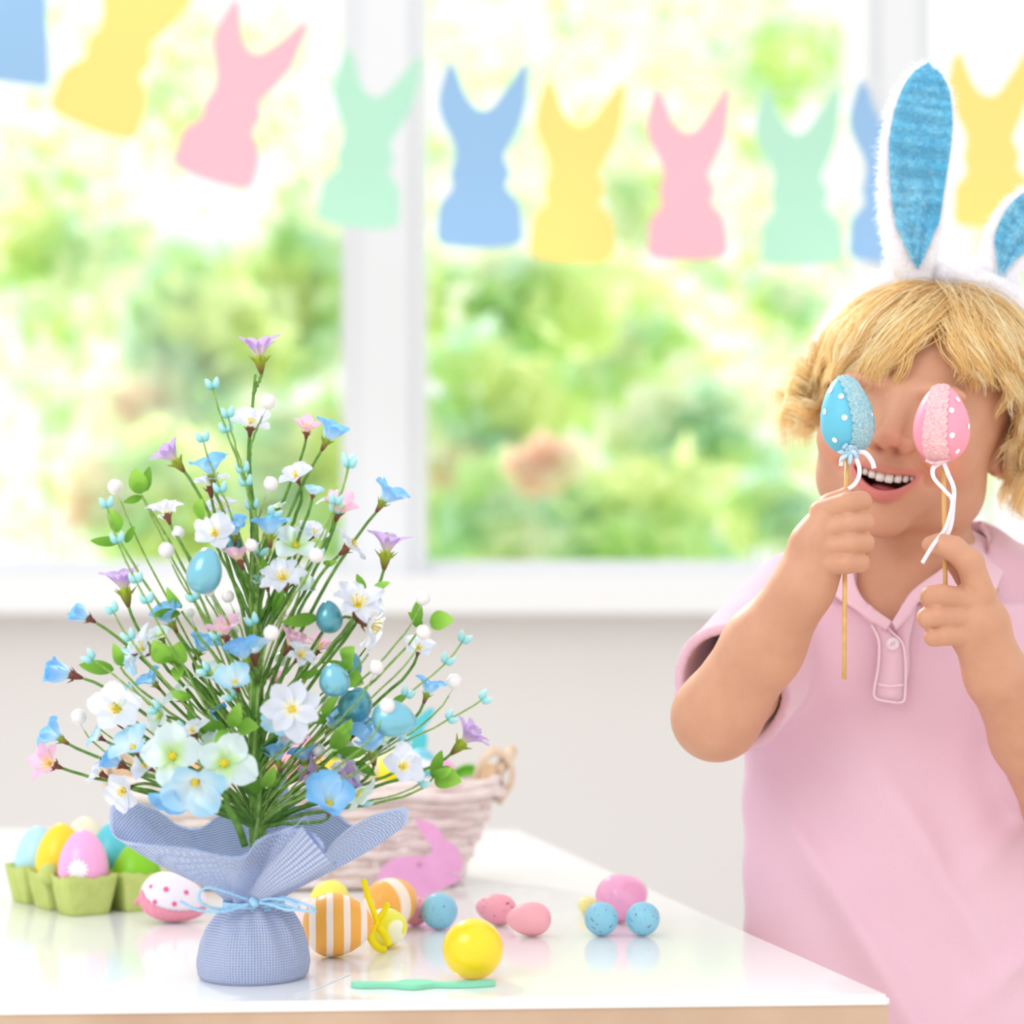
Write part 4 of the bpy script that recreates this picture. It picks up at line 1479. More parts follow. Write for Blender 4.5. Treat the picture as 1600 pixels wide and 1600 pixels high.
# base point x, y, length px, direction, tilt to camera, kind
LV = [(184, 832, 40, 112, 15, 0), (188, 846, 46, 175, 15, 1), (196, 848, 30, 60, 0, 1), (220, 772, 42, 100, 10, 0), (226, 768, 40, 75, 5, 1), (222, 776, 30, 200, 20, 1),
      (284, 950, 42, 118, 20, 2), (282, 958, 44, 188, 20, 1), (264, 1034, 50, 118, 35, 0), (276, 1036, 46, 72, 35, 0), (280, 1040, 30, 270, 30, 0), (188, 1040, 40, 105, 20, 2), (190, 1042, 34, 80, 10, 1),
      (178, 1046, 54, 172, 15, 1), (543, 1042, 52, 62, 45, 0), (545, 1046, 44, 165, 25, 1), (545, 1056, 44, -25, 45, 0), (672, 972, 44, 4, 25, 0), (650, 980, 44, 85, 10, 1), (660, 976, 30, 140, 20, 1),
      (570, 928, 34, 112, 10, 1), (580, 930, 38, 30, 10, 2), (496, 965, 56, 185, 12, 1), (432, 962, 48, 75, 20, 1), (352, 1135, 46, 172, 30, 1), (362, 1136, 50, 68, 25, 2), (372, 1140, 44, 5, 30, 0), (358, 1140, 34, 230, 30, 2),
      (505, 1120, 48, 48, 20, 2), (510, 1128, 44, 160, 20, 1), (520, 1170, 64, 58, 20, 2), (525, 1178, 50, 5, 15, 1), (556, 1190, 40, -30, 20, 1), (676, 1215, 46, 70, 15, 1), (680, 1212, 52, -12, 30, 0), (676, 1212, 40, 25, 25, 2),
      (612, 1100, 30, 30, 10, 1), (300, 1130, 34, 100, 10, 1), (300, 1090, 36, 160, 10, 2), (440, 1150, 34, 70, 10, 2), (405, 1240, 50, 118, 30, 1), (412, 1230, 44, 62, 20, 2), (345, 905, 36, 130, 15, 1), (315, 812, 38, 78, 30, 0),
      (505, 880, 26, 10, 20, 2), (418, 905, 36, 105, 15, 1), (330, 1060, 32, 140, 15, 1), (470, 1060, 34, 20, 20, 1), (388, 1180, 40, 150, 25, 1), (430, 1290, 30, 60, 10, 1)]
for q in LV:
    leaf(*q, dy=float(rng.uniform(-.045, -.005)) * (1 if 430 > q[0] > 250 else .5), roll=rng.normal() * .35)
for (x, y) in ((188, 846), (222, 776), (284, 955), (270, 1036), (188, 1042), (543, 1046), (660, 976), (575, 930), (360, 1138), (510, 1125), (522, 1175), (678, 1213)):
    B = P(x, y, TY - .012)
    stem(x, y, B, dirv(120 if x < 399 else 60, 0), r=.0008, thin=True)

# pearls on wires
m_pearl = mat('pearl', rgb(238, 232, 232), .22, .6, coat=.6, noise=rgb(226, 222, 224), nscale=300)
m_wire = mat('silver_wire', rgb(200, 200, 205), .3, .5, metal=1)
pearl_me = egg_mesh(1, 1, 24, 16, 0, 'pearl')
for (x, y, r, d) in ((180, 761, 12, 0), (213, 752, 12, -.008), (419, 628, 12, -.02), (423, 756, 11.5, -.03), (260, 860, 12.5, -.02), (278, 832, 10, -.01), (393, 852, 10, -.035), (326, 922, 10, -.03), (356, 932, 10, -.01),
                     (494, 868, 12, -.04), (424, 989, 12.5, -.06), (661, 935, 11.5, -.02), (662, 988, 12, -.03), (588, 1043, 12, -.04), (710, 1065, 12.5, 0), (605, 1103, 12.5, -.06), (123, 1120, 12.5, 0),
                     (440, 1030, 11, .01), (424, 1088, 11, .0), (497, 1172, 11, -.01), (296, 958, 9, .01), (364, 985, 9, .0), (545, 1168, 10, 0)):
    yy = TY + d
    me = pearl_me
    M = Matrix.Translation(P(x, y, yy)) @ Matrix.Scale(r / F * yy, 4)
    p = tpart('pearl', me, m_pearl, M)
    s_ = 1 if x < cxp else -1
    B = P(x + s_ * 9, y + 22, yy)
    mb = MB(); mb.tube([P(x, y, yy), P(x + s_ * 4, y + r + 1, yy), B], .0003, 5)
    w = tpart('pearl_wire', mb.mesh('pearl_wire', [m_wire]))
    stem(x + s_ * 9, y + 22, B, dirv(90 + s_ * 22, 0), r=.0006, thin=True)

# blue metallic eggs
m_megg = mat('metallic_egg_blue', rgb(120, 190, 212), .24, .7, metal=.45, coat=.5)
m_meggd = mat('metallic_egg_teal', rgb(84, 156, 172), .28, .6, metal=.45, coat=.4)
for (x, y, rx, ry, a, e_, d, m) in ((320, 892, 27, 37, 75, 8, -.05, m_megg), (514, 964, 21, 26, 95, 5, -.02, m_meggd), (522, 1062, 24, 27, 100, 25, -.04, m_megg), (556, 1100, 27, 29, 60, 30, -.018, m_meggd),
                                   (616, 1124, 29, 36, -12, 10, -.05, m_megg), (548, 1040, 18, 22, 80, 10, .01, m_meggd), (364, 850, 14, 18, 120, 10, .0, m_meggd)):
    yy = TY + d
    r = rx / F * yy
    me = egg_mesh(r, ry / F * yy)
    M = orient(P(x, y, yy), dirv(a, e_))
    tpart('hanging_egg', me, m, M)
    s_ = 1 if x < cxp else -1
    B = P(x + s_ * rx * .3, y + ry * .9, yy)
    mb = MB(); mb.tube([B + Vector((0, 0, .004)), B, P(x + s_ * rx * .8, y + ry + 16, yy)], .0004, 5)
    tpart('egg_wire', mb.mesh('egg_wire', [m_wire]))
    stem(x + s_ * rx * .8, y + ry + 16, P(x + s_ * rx * .8, y + ry + 16, yy), dirv(90 + s_ * 25, 0), r=.0007, thin=True)

# teal bud twigs: each twig carries pairs of buds
m_bud = petal_mat('bud_teal', rgb(120, 205, 208), rgb(200, 236, 240), (.1, .8), transl=.1)
bud_me = egg_mesh(.56, 1, 12, 8, .35, 'bud')
bud_me.materials.append(m_bud)
TWG = [((333, 607), [(343, 688), (352, 760)]), ((357, 652), [(370, 740), (388, 825)]), ((543, 725), [(500, 803), (470, 880)]), ((168, 793), [(218, 850), (262, 895), (308, 945)]),
       ((178, 957), [(240, 1000)]), ((145, 1030), [(240, 1106), (300, 1150)]), ((325, 1050), [(350, 1090)]), ((397, 975), [(400, 1075)]), ((722, 1003), [(678, 1030), (620, 1080)]),
       ((752, 1094), [(686, 1122), (612, 1162), (522, 1208)]), ((425, 808), [(412, 870)]), ((305, 938), [(335, 1000)]), ((545, 730), [(520, 790)]), ((655, 1250 - 25), [(560, 1240)]), ((318, 690), [(352, 765)])]
for k, ((x, y), more) in enumerate(TWG):
    d = -.012 - .03 * rng.random()
    s_ = 1 if x < cxp else -1
    B = P(x, y, TY + d)
    dv = dirv(90 + s_ * (10 if y < 800 else 30 if y < 1020 else 55), 0)
    pts = stem(x, y, B, dv, r=.0006, thin=True)
    spots = [(B, dv)]
    for (mx_, my_) in more:
        # nearest point of the twig in height
        q = min(pts, key=lambda p: (p.z - P(mx_, my_, TY).z) ** 2 + .3 * (p.x - P(mx_, my_, TY).x) ** 2)
        spots.append((q, dv))
    for c, dd in spots:
        for sg in (-1, 1):
            side = Vector((dd.z, 0, -dd.x)) * sg
            ax = (dd + side * .38).normalized()
            sc = 9.5 / F * TY
            M = orient(c + ax * sc * .9 + side * .0012, ax, 0, sc)
            tpart('bud', bud_me, None, M)
# plain twigs filling the bush, brown at some forks
for k in range(9):
    x = cxp + float(rng.uniform(-250, 250)); y = float(np.interp(abs(x - cxp), [0, 250], [820, 1080])) + float(rng.uniform(0, 120))
    d = float(rng.uniform(-.05, .06))
    stem(x, y, P(x, y, TY + d), dirv(90 - (x - cxp) * .18, 0), r=.0006, thin=True, m=(m_brown if k % 4 == 0 else m_stem if k % 3 == 0 else None))
# side shoot in front of the trunk base
mb = MB(); mb.tube(catmull([P(383, 1322, TY - .02), P(372, 1290, TY - .024), P(357, 1262, TY - .026), P(352, 1238, TY - .024)], 6), [.0024] * 12 + [.002] * 7, 10)
tpart('shoot', mb.mesh('shoot', [m_stem]))
mb = MB(); mb.tube(catmull([P(356, 1262, TY - .026), P(335, 1254, TY - .028), P(312, 1256, TY - .03)], 6), .0012, 7)
tpart('shoot', mb.mesh('shoot', [m_stem]))
# ------------------------------------------------------------ the child
def pw3(px, py, y): return np.array(P(px, py, y))


HC = pw3(1446, 608, 1.462)                     # centre of the skull
YAW, ROLL, PITCH = math.radians(-22), math.radians(13), math.radians(3)
Rm = Matrix.Rotation(YAW, 3, 'Z') @ Matrix.Rotation(ROLL, 3, 'Y') @ Matrix.Rotation(PITCH, 3, 'X')
R = np.array(Rm)                               # local -> world ; local -y is the way the face looks


def h2w(p): return HC + R @ np.array(p, float)


def w2h(X, Y, Z):
    x, y, z = X - HC[0], Y - HC[1], Z - HC[2]
    return (R[0, 0] * x + R[1, 0] * y + R[2, 0] * z, R[0, 1] * x + R[1, 1] * y + R[2, 1] * z, R[0, 2] * x + R[1, 2] * y + R[2, 2] * z)


vb = Vol((.112, 1.24, .795), (.60, 1.58, 1.272), .0018)


def he(c, r, k=.01, sub=False): vb.ell(h2w(c), r, R, k, sub)
def hc(a, b, ra, rb, k=.008, sub=False): vb.cap(h2w(a), h2w(b), ra, rb, k, sub)


# skull and face
he((0, .004, .000), (.073, .085, .072))
he((0, -.026, -.050), (.0615, .062, .066), .02)
he((0, -.040, -.030), (.058, .046, .050), .02)
for s in (-1, 1):
    he((s * .036, -.062, -.052), (.026, .024, .022), .018)        # cheeks lifted by the smile
    he((s * .044, -.020, -.080), (.022, .034, .026), .02)         # jaw
    he((s * .028, -.084, -.006), (.020, .010, .007), .012)        # brow
he((0, -.066, -.108), (.019, .017, .014), .018)                    # chin
he((0, -.068, -.076), (.034, .024, .024), .016)
for s in (-1, 1):
    hc((s * .0165, -.094, -.052), (s * .034, -.080, -.072), .0022, .0024, .008, True)   # smile folds
he((0, -.0895, -.094), (.014, .006, .004), .008, True)
for s in (-1, 1):
    he((s * .030, -.098, -.024), (.015, .013, .011), .012, True)  # eye sockets
    he((s * .0295, -.073, -.023), (.0135, .0125, .0125), .004)
# nose
hc((0, -.085, -.012), (0, -.100, -.044), .0060, .0085, .009)
he((0, -.1055, -.0465), (.0100, .0092, .0084), .004)
for s in (-1, 1):
    he((s * .0120, -.0935, -.0490), (.0068, .0082, .0066), .003)
    he((s * .0064, -.1000, -.0565), (.0038, .0050, .0042), .0012, True)
# ears
for s in (-1, 1):
    he((s * .068, .012, -.026), (.009, .017, .028), .006)
    he((s * .075, .009, -.024), (.006, .010, .016), .004, True)
    he((s * .0675, .004, -.049), (.006, .009, .009), .005)


# mouth: smiling opening with lips
MZ = -.0765
def mouth_c(x): return MZ + 6.2 * x * x
def lipsurf(X, Y, Z):
    x, y, z = w2h(X, Y, Z)
    return x, y, z


def lip_fn(sign):
    def fn(X, Y, Z):
        x, y, z = w2h(X, Y, Z)
        w = np.clip(1 - (x / .0285) ** 2, 0, 1)
        zc = MZ + (9.0 * x * x if sign > 0 else 15.0 * x * x) + (.0058 if sign > 0 else -.0118) * w ** .6 * 1.0
        yc = -.0905 + 9.0 * x * x + (.0008 if sign > 0 else .0045)
        rad = .0010 + (.0026 if sign > 0 else .0046) * np.sqrt(w)
        d = np.sqrt(((y - yc) * .9) ** 2 + (z - zc) ** 2) - rad
        return np.where(np.abs(x) > .030, .02, d)
    return fn


mlo, mhi = h2w((0, -.085, MZ)) - .042, h2w((0, -.085, MZ)) + .042
vb.add(lip_fn(1), mlo, mhi, .0045)
vb.add(lip_fn(-1), mlo, mhi, .0045)


def mouth_hole(X, Y, Z):
    x, y, z = w2h(X, Y, Z)
    w = np.clip(1 - (x / .0262) ** 2, 0, 1)
    top = MZ + 9.0 * x * x + .0040 * w ** .6
    bot = MZ + 15.0 * x * x * .9 - .0088 * w ** .6
    d = np.maximum(z - top, bot - z)
    d = np.maximum(d, np.abs(x) - .0265)
    d = np.maximum(d, y + .056)
    return d


vb.sub(mouth_hole, mlo, mhi, .0016)

# neck, shoulders and chest under the shirt
NK = pw3(1438, 905, 1.490)
vb.cap(h2w((0, .016, -.06)), NK, .043, .042, .016)
vb.cap(NK, pw3(1432, 975, 1.495), .043, .055, .02)
vb.cap(pw3(1290, 955, 1.50), pw3(1575, 955, 1.51), .038, .038, .02)
vb.ell(pw3(1430, 1030, 1.50), (.108, .066, .10), None, .02)
# arms
E1, W1 = pw3(1119, 1120, 1.375), pw3(1256, 916, 1.312)
E2, W2 = pw3(1668, 1262, 1.40), pw3(1556, 1055, 1.318)
vb.cap(pw3(1250, 960, 1.495), E1, .036, .031, .015)
vb.cap(E1, E1 * .45 + W1 * .55, .0318, .0285, .012)
vb.cap(E1 * .45 + W1 * .55, W1, .0285, .0212, .012)
vb.cap(pw3(1612, 960, 1.505), E2, .036, .031, .015)
vb.cap(E2, E2 * .45 + W2 * .55, .0315, .027, .012)
vb.cap(E2 * .45 + W2 * .55, W2, .027, .0205, .012)


def chain(pts, radii, k=.0022):
    q = [pw3(*p) for p in pts]
    for i in range(len(q) - 1): vb.cap(q[i], q[i + 1], radii[i], radii[i + 1], k)


# hand closed round the first stick, seen from the knuckle side
vb.ell(pw3(1276, 862, 1.308), (.0195, .017, .029), np.array(Matrix.Rotation(math.radians(22), 3, 'Y')), .010)
vb.cap(W1, pw3(1272, 880, 1.309), .0205, .019, .010)
vb.cap(pw3(1268, 845, 1.302), pw3(1288, 812, 1.298), .013, .011, .010)
st1 = 1.3005      # stick depth
for (kx, ky, mx, my, r) in ((1283, 800, 1346, 784, .0079), (1285, 828, 1350, 816, .0079), (1282, 856, 1350, 848, .0078), (1282, 882, 1344, 879, .0073)):
    chain([(kx, ky, 1.298), (mx - 22, my + 2, 1.2865), (mx, my, 1.2915), (mx, my + 1, 1.3090), (mx - 22, my + 2, 1.3175), (mx - 40, my + 2, 1.3150)], [r * 1.08, r, r * .97, r * .9, r * .84, r * .72], .0007)
# thumb along the top, tip on the index finger
chain([(1268, 885, 1.318), (1276, 835, 1.322), (1298, 792, 1.318), (1326, 776, 1.3125)], [.0125, .0105, .0092, .0078], .004)

# other hand, back of the hand to the camera, index finger bent over the second stick
st2 = 1.3090
vb.cap(W2, pw3(1532, 985, 1.312), .0205, .021, .012)
vb.ell(pw3(1522, 968, 1.306), (.0215, .0145, .027), np.array(Matrix.Rotation(math.radians(-24), 3, 'Y')), .010)
chain([(1532, 930, 1.300), (1516, 880, 1.296), (1490, 857, 1.2965), (1468, 851, 1.3010), (1454, 851, 1.3040)], [.0108, .0095, .0086, .0078, .0064], .003)
chain([(1518, 940, 1.300), (1472, 930, 1.2920), (1455, 932, 1.2960), (1454, 934, 1.309), (1474, 938, 1.3190)], [.0086, .0080, .0078, .0076, .0068], .0007)
chain([(1514, 966, 1.300), (1466, 962, 1.2935), (1449, 965, 1.2975), (1450, 967, 1.310), (1472, 968, 1.3190)], [.0084, .0078, .0076, .0074, .0066], .0007)
chain([(1516, 992, 1.301), (1476, 993, 1.2960), (1459, 995, 1.3000), (1460, 996, 1.310), (1480, 994, 1.3180)], [.0080, .0073, .0070, .0066, .0060], .0007)
chain([(1545, 985, 1.318), (1535, 935, 1.324), (1512, 900, 1.322), (1488, 872, 1.3160)], [.0125, .0108, .0092, .0076], .003)

m_skin = mat('skin', rgb(232, 178, 142), .5, .35, sss=.25)
N, L = m_skin.node_tree.nodes, m_skin.node_tree.links
bs = N['Principled BSDF']
vc = N.new('ShaderNodeVertexColor'); vc.layer_name = 'skin_and_shade'
nz = N.new('ShaderNodeTexNoise'); nz.inputs['Scale'].default_value = 38; nz.inputs['Detail'].default_value = 4
tc = N.new('ShaderNodeTexCoord'); L.new(tc.outputs['Object'], nz.inputs['Vector'])
mm = N.new('ShaderNodeMixRGB'); mm.blend_type = 'MULTIPLY'; mm.inputs[0].default_value = .5
r = N.new('ShaderNodeValToRGB'); r.color_ramp.elements[0].color = (.86, .80, .78, 1); r.color_ramp.elements[1].color = (1, 1, 1, 1)
r.color_ramp.elements[0].position = .35; r.color_ramp.elements[1].position = .6
L.new(nz.outputs['Fac'], r.inputs[0]); L.new(vc.outputs[0], mm.inputs[1]); L.new(r.outputs[0], mm.inputs[2]); L.new(mm.outputs[0], bs.inputs['Base Color'])
n2 = N.new('ShaderNodeTexNoise'); n2.inputs['Scale'].default_value = 700; L.new(tc.outputs['Object'], n2.inputs['Vector'])
bp = N.new('ShaderNodeBump'); bp.inputs['Strength'].default_value = .12; bp.inputs['Distance'].default_value = .0006; L.new(n2.outputs['Fac'], bp.inputs['Height']); L.new(bp.outputs[0], bs.inputs['Normal'])

body_me, V = vb.mesh('body')
del vb.D
# skin colours of lips, mouth and cheeks, plus painted shade in the nostrils
hx, hy, hz = w2h(V[:, 0], V[:, 1], V[:, 2])
col = np.tile(np.array(rgb(206, 154, 125)[:3]), (len(V), 1))


def blend(w, c):
    global col
    w = np.clip(w, 0, 1)[:, None]
    col = col * (1 - w) + np.array(rgb(*c)[:3]) * w


for s in (-1, 1):
    blend(.55 * np.exp(-(((hx - s * .040) / .017) ** 2 + ((hz + .056) / .015) ** 2)) * (hy < -.02), (236, 145, 120))
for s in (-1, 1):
    blend(.8 * np.exp(-(((hx - s * .0064) / .0034) ** 2 + ((hz + .0545) / .0034) ** 2)) * (hy < -.085) * (hz < -.0515), (120, 50, 40))  # dark tint paints the shade inside the nostrils
blend(.35 * np.exp(-(((hx) / .012) ** 2 + ((hz + .048) / .010) ** 2)) * (hy < -.07), (232, 140, 118))
wl = np.clip(1 - (hx / .030) ** 2, 0, 1)
zu = MZ + 9.0 * hx ** 2 + .0058 * wl ** .6
zl = MZ + 15 * hx ** 2 - .0118 * wl ** .6
front = (hy < -.062) & (hy > -.108) & (np.abs(hx) < .029)
blend(np.exp(-((hz - zu) / (.0012 + .0028 * np.sqrt(wl))) ** 4) * front * np.clip(wl * 3, 0, 1) * .8, (206, 122, 112))
blend(np.exp(-((hz - zl) / (.0012 + .0056 * np.sqrt(wl))) ** 4) * front * np.clip(wl * 3, 0, 1) * .9, (212, 124, 120))
inm = (hz < zu + .001) & (hz > zl - .001) & (np.abs(hx) < .027) & (hy > -.0855 + 9 * hx ** 2) & (hy < -.045) & (hz > -.1) & (hz < -.055)
blend(inm * 1.0, (120, 30, 38))
at = body_me.color_attributes.new('skin_and_shade', 'FLOAT_COLOR', 'POINT')
at.data.foreach_set('color', np.concatenate([col, np.ones((len(V), 1))], 1).astype(np.float32).ravel())
person = empty('person', (P(1430, 0, 1.5).x, 1.5, 0), 'laughing blond child in a pink polo shirt holding two egg sticks before the eyes', 'person')
body_me.materials.append(m_skin)
body = link('body', body_me, None)
wparent(body, person)


def ppart(name, me, m=None, parent=None, smooth=True):
    o = link(name, me, None, m, smooth)
    wparent(o, parent or person)
    if parent: o.parent = parent; o.matrix_local = Matrix.Identity(4)
    return o


# teeth, tongue
m_tooth = mat('tooth', rgb(255, 252, 248), .25, .5)
for i, (x, w, h) in enumerate(((-.0200, .0040, .0040), (-.0153, .0048, .0050), (-.0096, .0058, .0056), (-.0031, .0066, .0064), (.0038, .0066, .0064), (.0103, .0058, .0056), (.0158, .0048, .0050), (.0204, .0040, .0040))):
    me = bpy.data.meshes.new('tooth'); bm = bmesh.new(); bmesh.ops.create_cube(bm, size=1)
    bmesh.ops.scale(bm, vec=(w * 1.02, .0034, h * 1.25), verts=bm.verts)
    for v in bm.verts:
        if v.co.z > 0: v.co.x *= .9
    bmesh.ops.bevel(bm, geom=bm.edges[:], offset=.0009, segments=3, affect='EDGES')
    zt = MZ + 9.0 * x * x + .0040 * max(0, 1 - (x / .0262) ** 2) ** .6
    M = Matrix.Translation(h2w((x, -.0850 + 9 * x * x, zt - h * .40))) @ Rm.to_4x4() @ Matrix.Rotation(-x * 18, 4, 'Z')
    bmesh.ops.transform(bm, matrix=M, verts=bm.verts)
    bm.to_mesh(me); bm.free()
    ppart('tooth', me, m_tooth)
tme = egg_mesh(.012, .015, 24, 16, 0, 'tongue')
for v in tme.vertices:
    v.co = h2w((v.co.x * 1.05, -.068 + v.co.z * .9, MZ - .0075 + v.co.y * .32))
ppart('tongue', tme, mat('tongue', rgb(196, 90, 96), .35, .5))
# eyes behind the eggs
m_ew = mat('eye_white', rgb(245, 242, 240), .15, .6); m_iris = mat('iris', rgb(90, 130, 170), .15, .6)
for s in (-1, 1):
    for nm, c, rr, m in (('eyeball', (s * .0295, -.0765, -.0235), .0112, m_ew), ('iris', (s * .0292, -.0845, -.0235), .0046, m_iris)):
        me = egg_mesh(rr, rr, 20, 14, 0, nm)
        for v in me.vertices: v.co = h2w((c[0] + v.co.x, c[1] + v.co.y, c[2] + v.co.z * (.62 if nm == 'eyeball' else .9)))
        ppart(nm, me, m)

# ------------------------------------------------------------ polo shirt
vs = Vol((.10, 1.345, .585), (.64, 1.635, 1.10), .0026)
CX = P(1418, 0, 1.50).x


def torso(X, Y, Z):
    t = np.clip((1.05 - Z) / .45, 0, 1)
    a = .128 + .020 * t
    b_ = .078 + .010 * t
    cx = CX + .008 * t
    ang_ = np.arctan2(Y - 1.505, X - cx)
    fold_ = .0022 * np.sin(ang_ * 7 + 2.0 * np.sin(Z * 7) + 1) * np.clip((1.0 - Z) / .15, 0, 1) \
        - .0120 * np.exp(-(np.sin((X - .24) * 34 + (Z - .8) * 20) / .5) ** 2) * np.clip((.93 - Z) / .15, 0, 1) * np.clip((1.475 - Y) / .04, 0, 1) * np.clip((.39 - X) / .06, 0, 1) \
        - .0110 * np.exp(-(np.sin((X - .48) * 26 - (Z - .8) * 30) / .45) ** 2) * np.clip((X - .34) / .06, 0, 1) * np.clip((1.475 - Y) / .04, 0, 1) * np.clip((.95 - Z) / .2, 0, 1)
    q = np.sqrt(((X - cx) / a) ** 2 + ((Y - 1.505) / b_) ** 2)
    return (q - 1) * b_ + fold_


def torso_c(X, Y, Z): return np.maximum(torso(X, Y, Z), Z - 1.005)


vs.add(torso_c, (.10, 1.38, .55), (.62, 1.64, 1.03), .02)
vs.cap(pw3(1262, 950, 1.503), pw3(1592, 950, 1.513), .046, .046, .02)
vs.cap(pw3(1360, 915, 1.505), pw3(1500, 905, 1.512), .050, .050, .03)
SL1a, SL1b = pw3(1240, 962, 1.500), pw3(1128, 1092, 1.402)
SL2a, SL2b = pw3(1618, 955, 1.508), pw3(1658, 1180, 1.425)
vs.cap(SL1a, SL1b, .045, .0505, .02)
vs.cap(SL2a, SL2b, .045, .054, .02)
D0 = vs.D
sl, X, Y, Z = vs.block(vs.lo, vs.lo + vs.h * vs.n)
wr = (.0012 * np.sin(X * 95 + Z * 60 + 3 * np.sin(Y * 30)) * np.sin(Z * 50 - X * 40 + 1)).astype(np.float32)
D0 += wr[:D0.shape[0], :D0.shape[1], :D0.shape[2]]
TH = .0085
D0[:] = np.maximum(D0, -(D0 + TH))             # a hollow shell of cloth
Xs, Ys, Zs = X.astype(np.float32), Y.astype(np.float32), Z.astype(np.float32)


def cut(d):   # keep where d < 0
    D0[:] = np.maximum(D0, d.astype(np.float32))


for a, b_, tilt in ((SL1a, SL1b, np.array((-.20, -.35, .15))), (SL2a, SL2b, np.array((.1, -.3, 0)))):
    n_ = (b_ - a) / np.linalg.norm(b_ - a) + tilt
    n_ /= np.linalg.norm(n_)
    c_ = b_ - n_ * .014
    d = (Xs - c_[0]) * n_[0] + (Ys - c_[1]) * n_[1] + (Zs - c_[2]) * n_[2]
    near = ((Xs - b_[0]) ** 2 + (Ys - b_[1]) ** 2 + (Zs - b_[2]) ** 2) < .085 ** 2
    side = (Xs < CX - .112) if b_[0] < CX else (Xs > CX + .150) | ((Xs > CX + .07) & (Ys < 1.405))
    near = near & (side | ((Ys < 1.40) & (Xs < CX)))
    cut(np.where(near, d, -.05))
# neck opening
pxg = Xs / Ys * F + 800
pyg = 1040 - (Zs - H) / Ys * F
vee = [(1342, 800), (1338, 915), (1352, 944), (1374, 962), (1393, 974), (1402, 960), (1416, 928), (1440, 905), (1500, 872), (1536, 800)]
pd = poly_sdf(pxg, pyg, vee) / F * 1.45
cut(np.where(Ys < 1.475, -pd, -.05))
rr_ = np.sqrt(((Xs - NK[0]) / 1.05) ** 2 + (Ys - 1.492) ** 2)
cut(np.where(Zs > .975, .052 - rr_, -.05))
cut(.600 - Zs)
shirt_me, _ = vs.mesh('shirt')
del vs.D, D0, X, Y, Z, Xs, Ys, Zs, pxg, pyg, pd
m_shirt = mat('pink_pique', rgb(230, 192, 209), .85, .1, sheen=.4, noise=rgb(226, 185, 203), nscale=9)
N, L = m_shirt.node_tree.nodes, m_shirt.node_tree.links
tc = N.new('ShaderNodeTexCoord'); w = N.new('ShaderNodeTexVoronoi'); w.inputs['Scale'].default_value = 620
L.new(tc.outputs['Object'], w.inputs['Vector'])
bp = N.new('ShaderNodeBump'); bp.inputs['Strength'].default_value = .25; bp.inputs['Distance'].default_value = .0008
L.new(w.outputs['Distance'], bp.inputs['Height']); L.new(bp.outputs[0], N['Principled BSDF'].inputs['Normal'])
shirt_me.materials.append(m_shirt)
shirt = ppart('shirt', shirt_me)
shirt['label'] = 'pink short sleeved polo shirt'


def strip_surface(path_in, path_out, name, m, th=.003, n=6):
    """band of cloth between two curves"""
    a = catmull(path_in, n); b_ = catmull(path_out, n)
    mb = MB()
    k = len(a) - 1
    def fn(u, v):
        i = min(k, int(round(u * k)))
        p = a[i].lerp(b_[i], v)
        return p
    mb.grid(fn, k, 6)
    o = ppart(name, mb.mesh(name, [m]), None, shirt)
    s_ = o.modifiers.new('cloth', 'SOLIDIFY'); s_.thickness = th; s_.offset = 0
    bv = o.modifiers.new('soft', 'BEVEL'); bv.width = .0008; bv.segments = 2; bv.limit_method = 'ANGLE'
    return o


m_collar = mat('pink_rib', rgb(238, 200, 216), .85, .1, sheen=.4, bump=.3, bscale=900)
ci = [P(1393, 972, 1.415), P(1372, 958, 1.420), P(1350, 940, 1.428), P(1336, 912, 1.440), P(1338, 880, 1.462), P(1372, 850, 1.52), P(1430, 835, 1.545), P(1490, 822, 1.53), P(1512, 830, 1.49), P(1508, 860, 1.452), P(1470, 890, 1.434), P(1428, 922, 1.422), P(1408, 950, 1.417), P(1394, 973, 1.414)]
co = [P(1385, 984, 1.411), P(1360, 968, 1.414), P(1336, 950, 1.420), P(1306, 930, 1.430), P(1296, 905, 1.455), P(1340, 880, 1.54), P(1430, 870, 1.575), P(1520, 860, 1.56), P(1572, 862, 1.50), P(1560, 910, 1.452), P(1536, 945, 1.426), P(1448, 934, 1.416), P(1420, 962, 1.412), P(1400, 984, 1.410)]
col_o = strip_surface(ci, co, 'collar', m_collar, .0035)
# placket: folded strip with stitched foot and two edges
def pl_pt(x, y, d=0):
    yy = 1.4225 - (y - 960) * .00004 + d
    return P(x, y, yy)


plk = [(1358, 944), (1376, 966), (1392, 986), (1408, 1002), (1413, 1018), (1415, 1045), (1414, 1085), (1411, 1096), (1402, 1098), (1378, 1094), (1368, 1090), (1366, 1078), (1372, 1045), (1374, 1015), (1372, 996), (1362, 976), (1346, 960)]
mb = MB(); mb.prism(smooth2(plk, 3), .0030, lambda x, y, t: pl_pt(x, y, -.0045 + t))
ppart('placket', fix_normals(mb.mesh('placket', [m_collar])), None, shirt)
plk2 = [(1396, 978), (1412, 956), (1425, 930), (1436, 926), (1432, 950), (1424, 985), (1420, 1010), (1421, 1040), (1417, 1062), (1412, 1020), (1406, 998)]
mb = MB(); mb.prism(smooth2(plk2, 3), .0022, lambda x, y, t: pl_pt(x, y, -.0022 + t))
ppart('under_placket', fix_normals(mb.mesh('under_placket', [m_collar])), None, shirt)
m_piping = mat('pale_piping', rgb(253, 224, 236), .8, .1, sheen=.4)
for pth in (plk[1:9], [plk[8], plk[9], plk[10], plk[11], plk[12], plk[13], plk[14], plk[15]], [(1425, 930), (1416, 956), (1400, 978)], [(1371, 1069), (1390, 1072), (1412, 1070)]):
    mb = MB(); mb.tube(catmull([pl_pt(x, y, -.0052) for x, y in pth], 4), .0009, 6)
    ppart('piping', mb.mesh('piping', [m_piping]), None, shirt)
bt = MB()
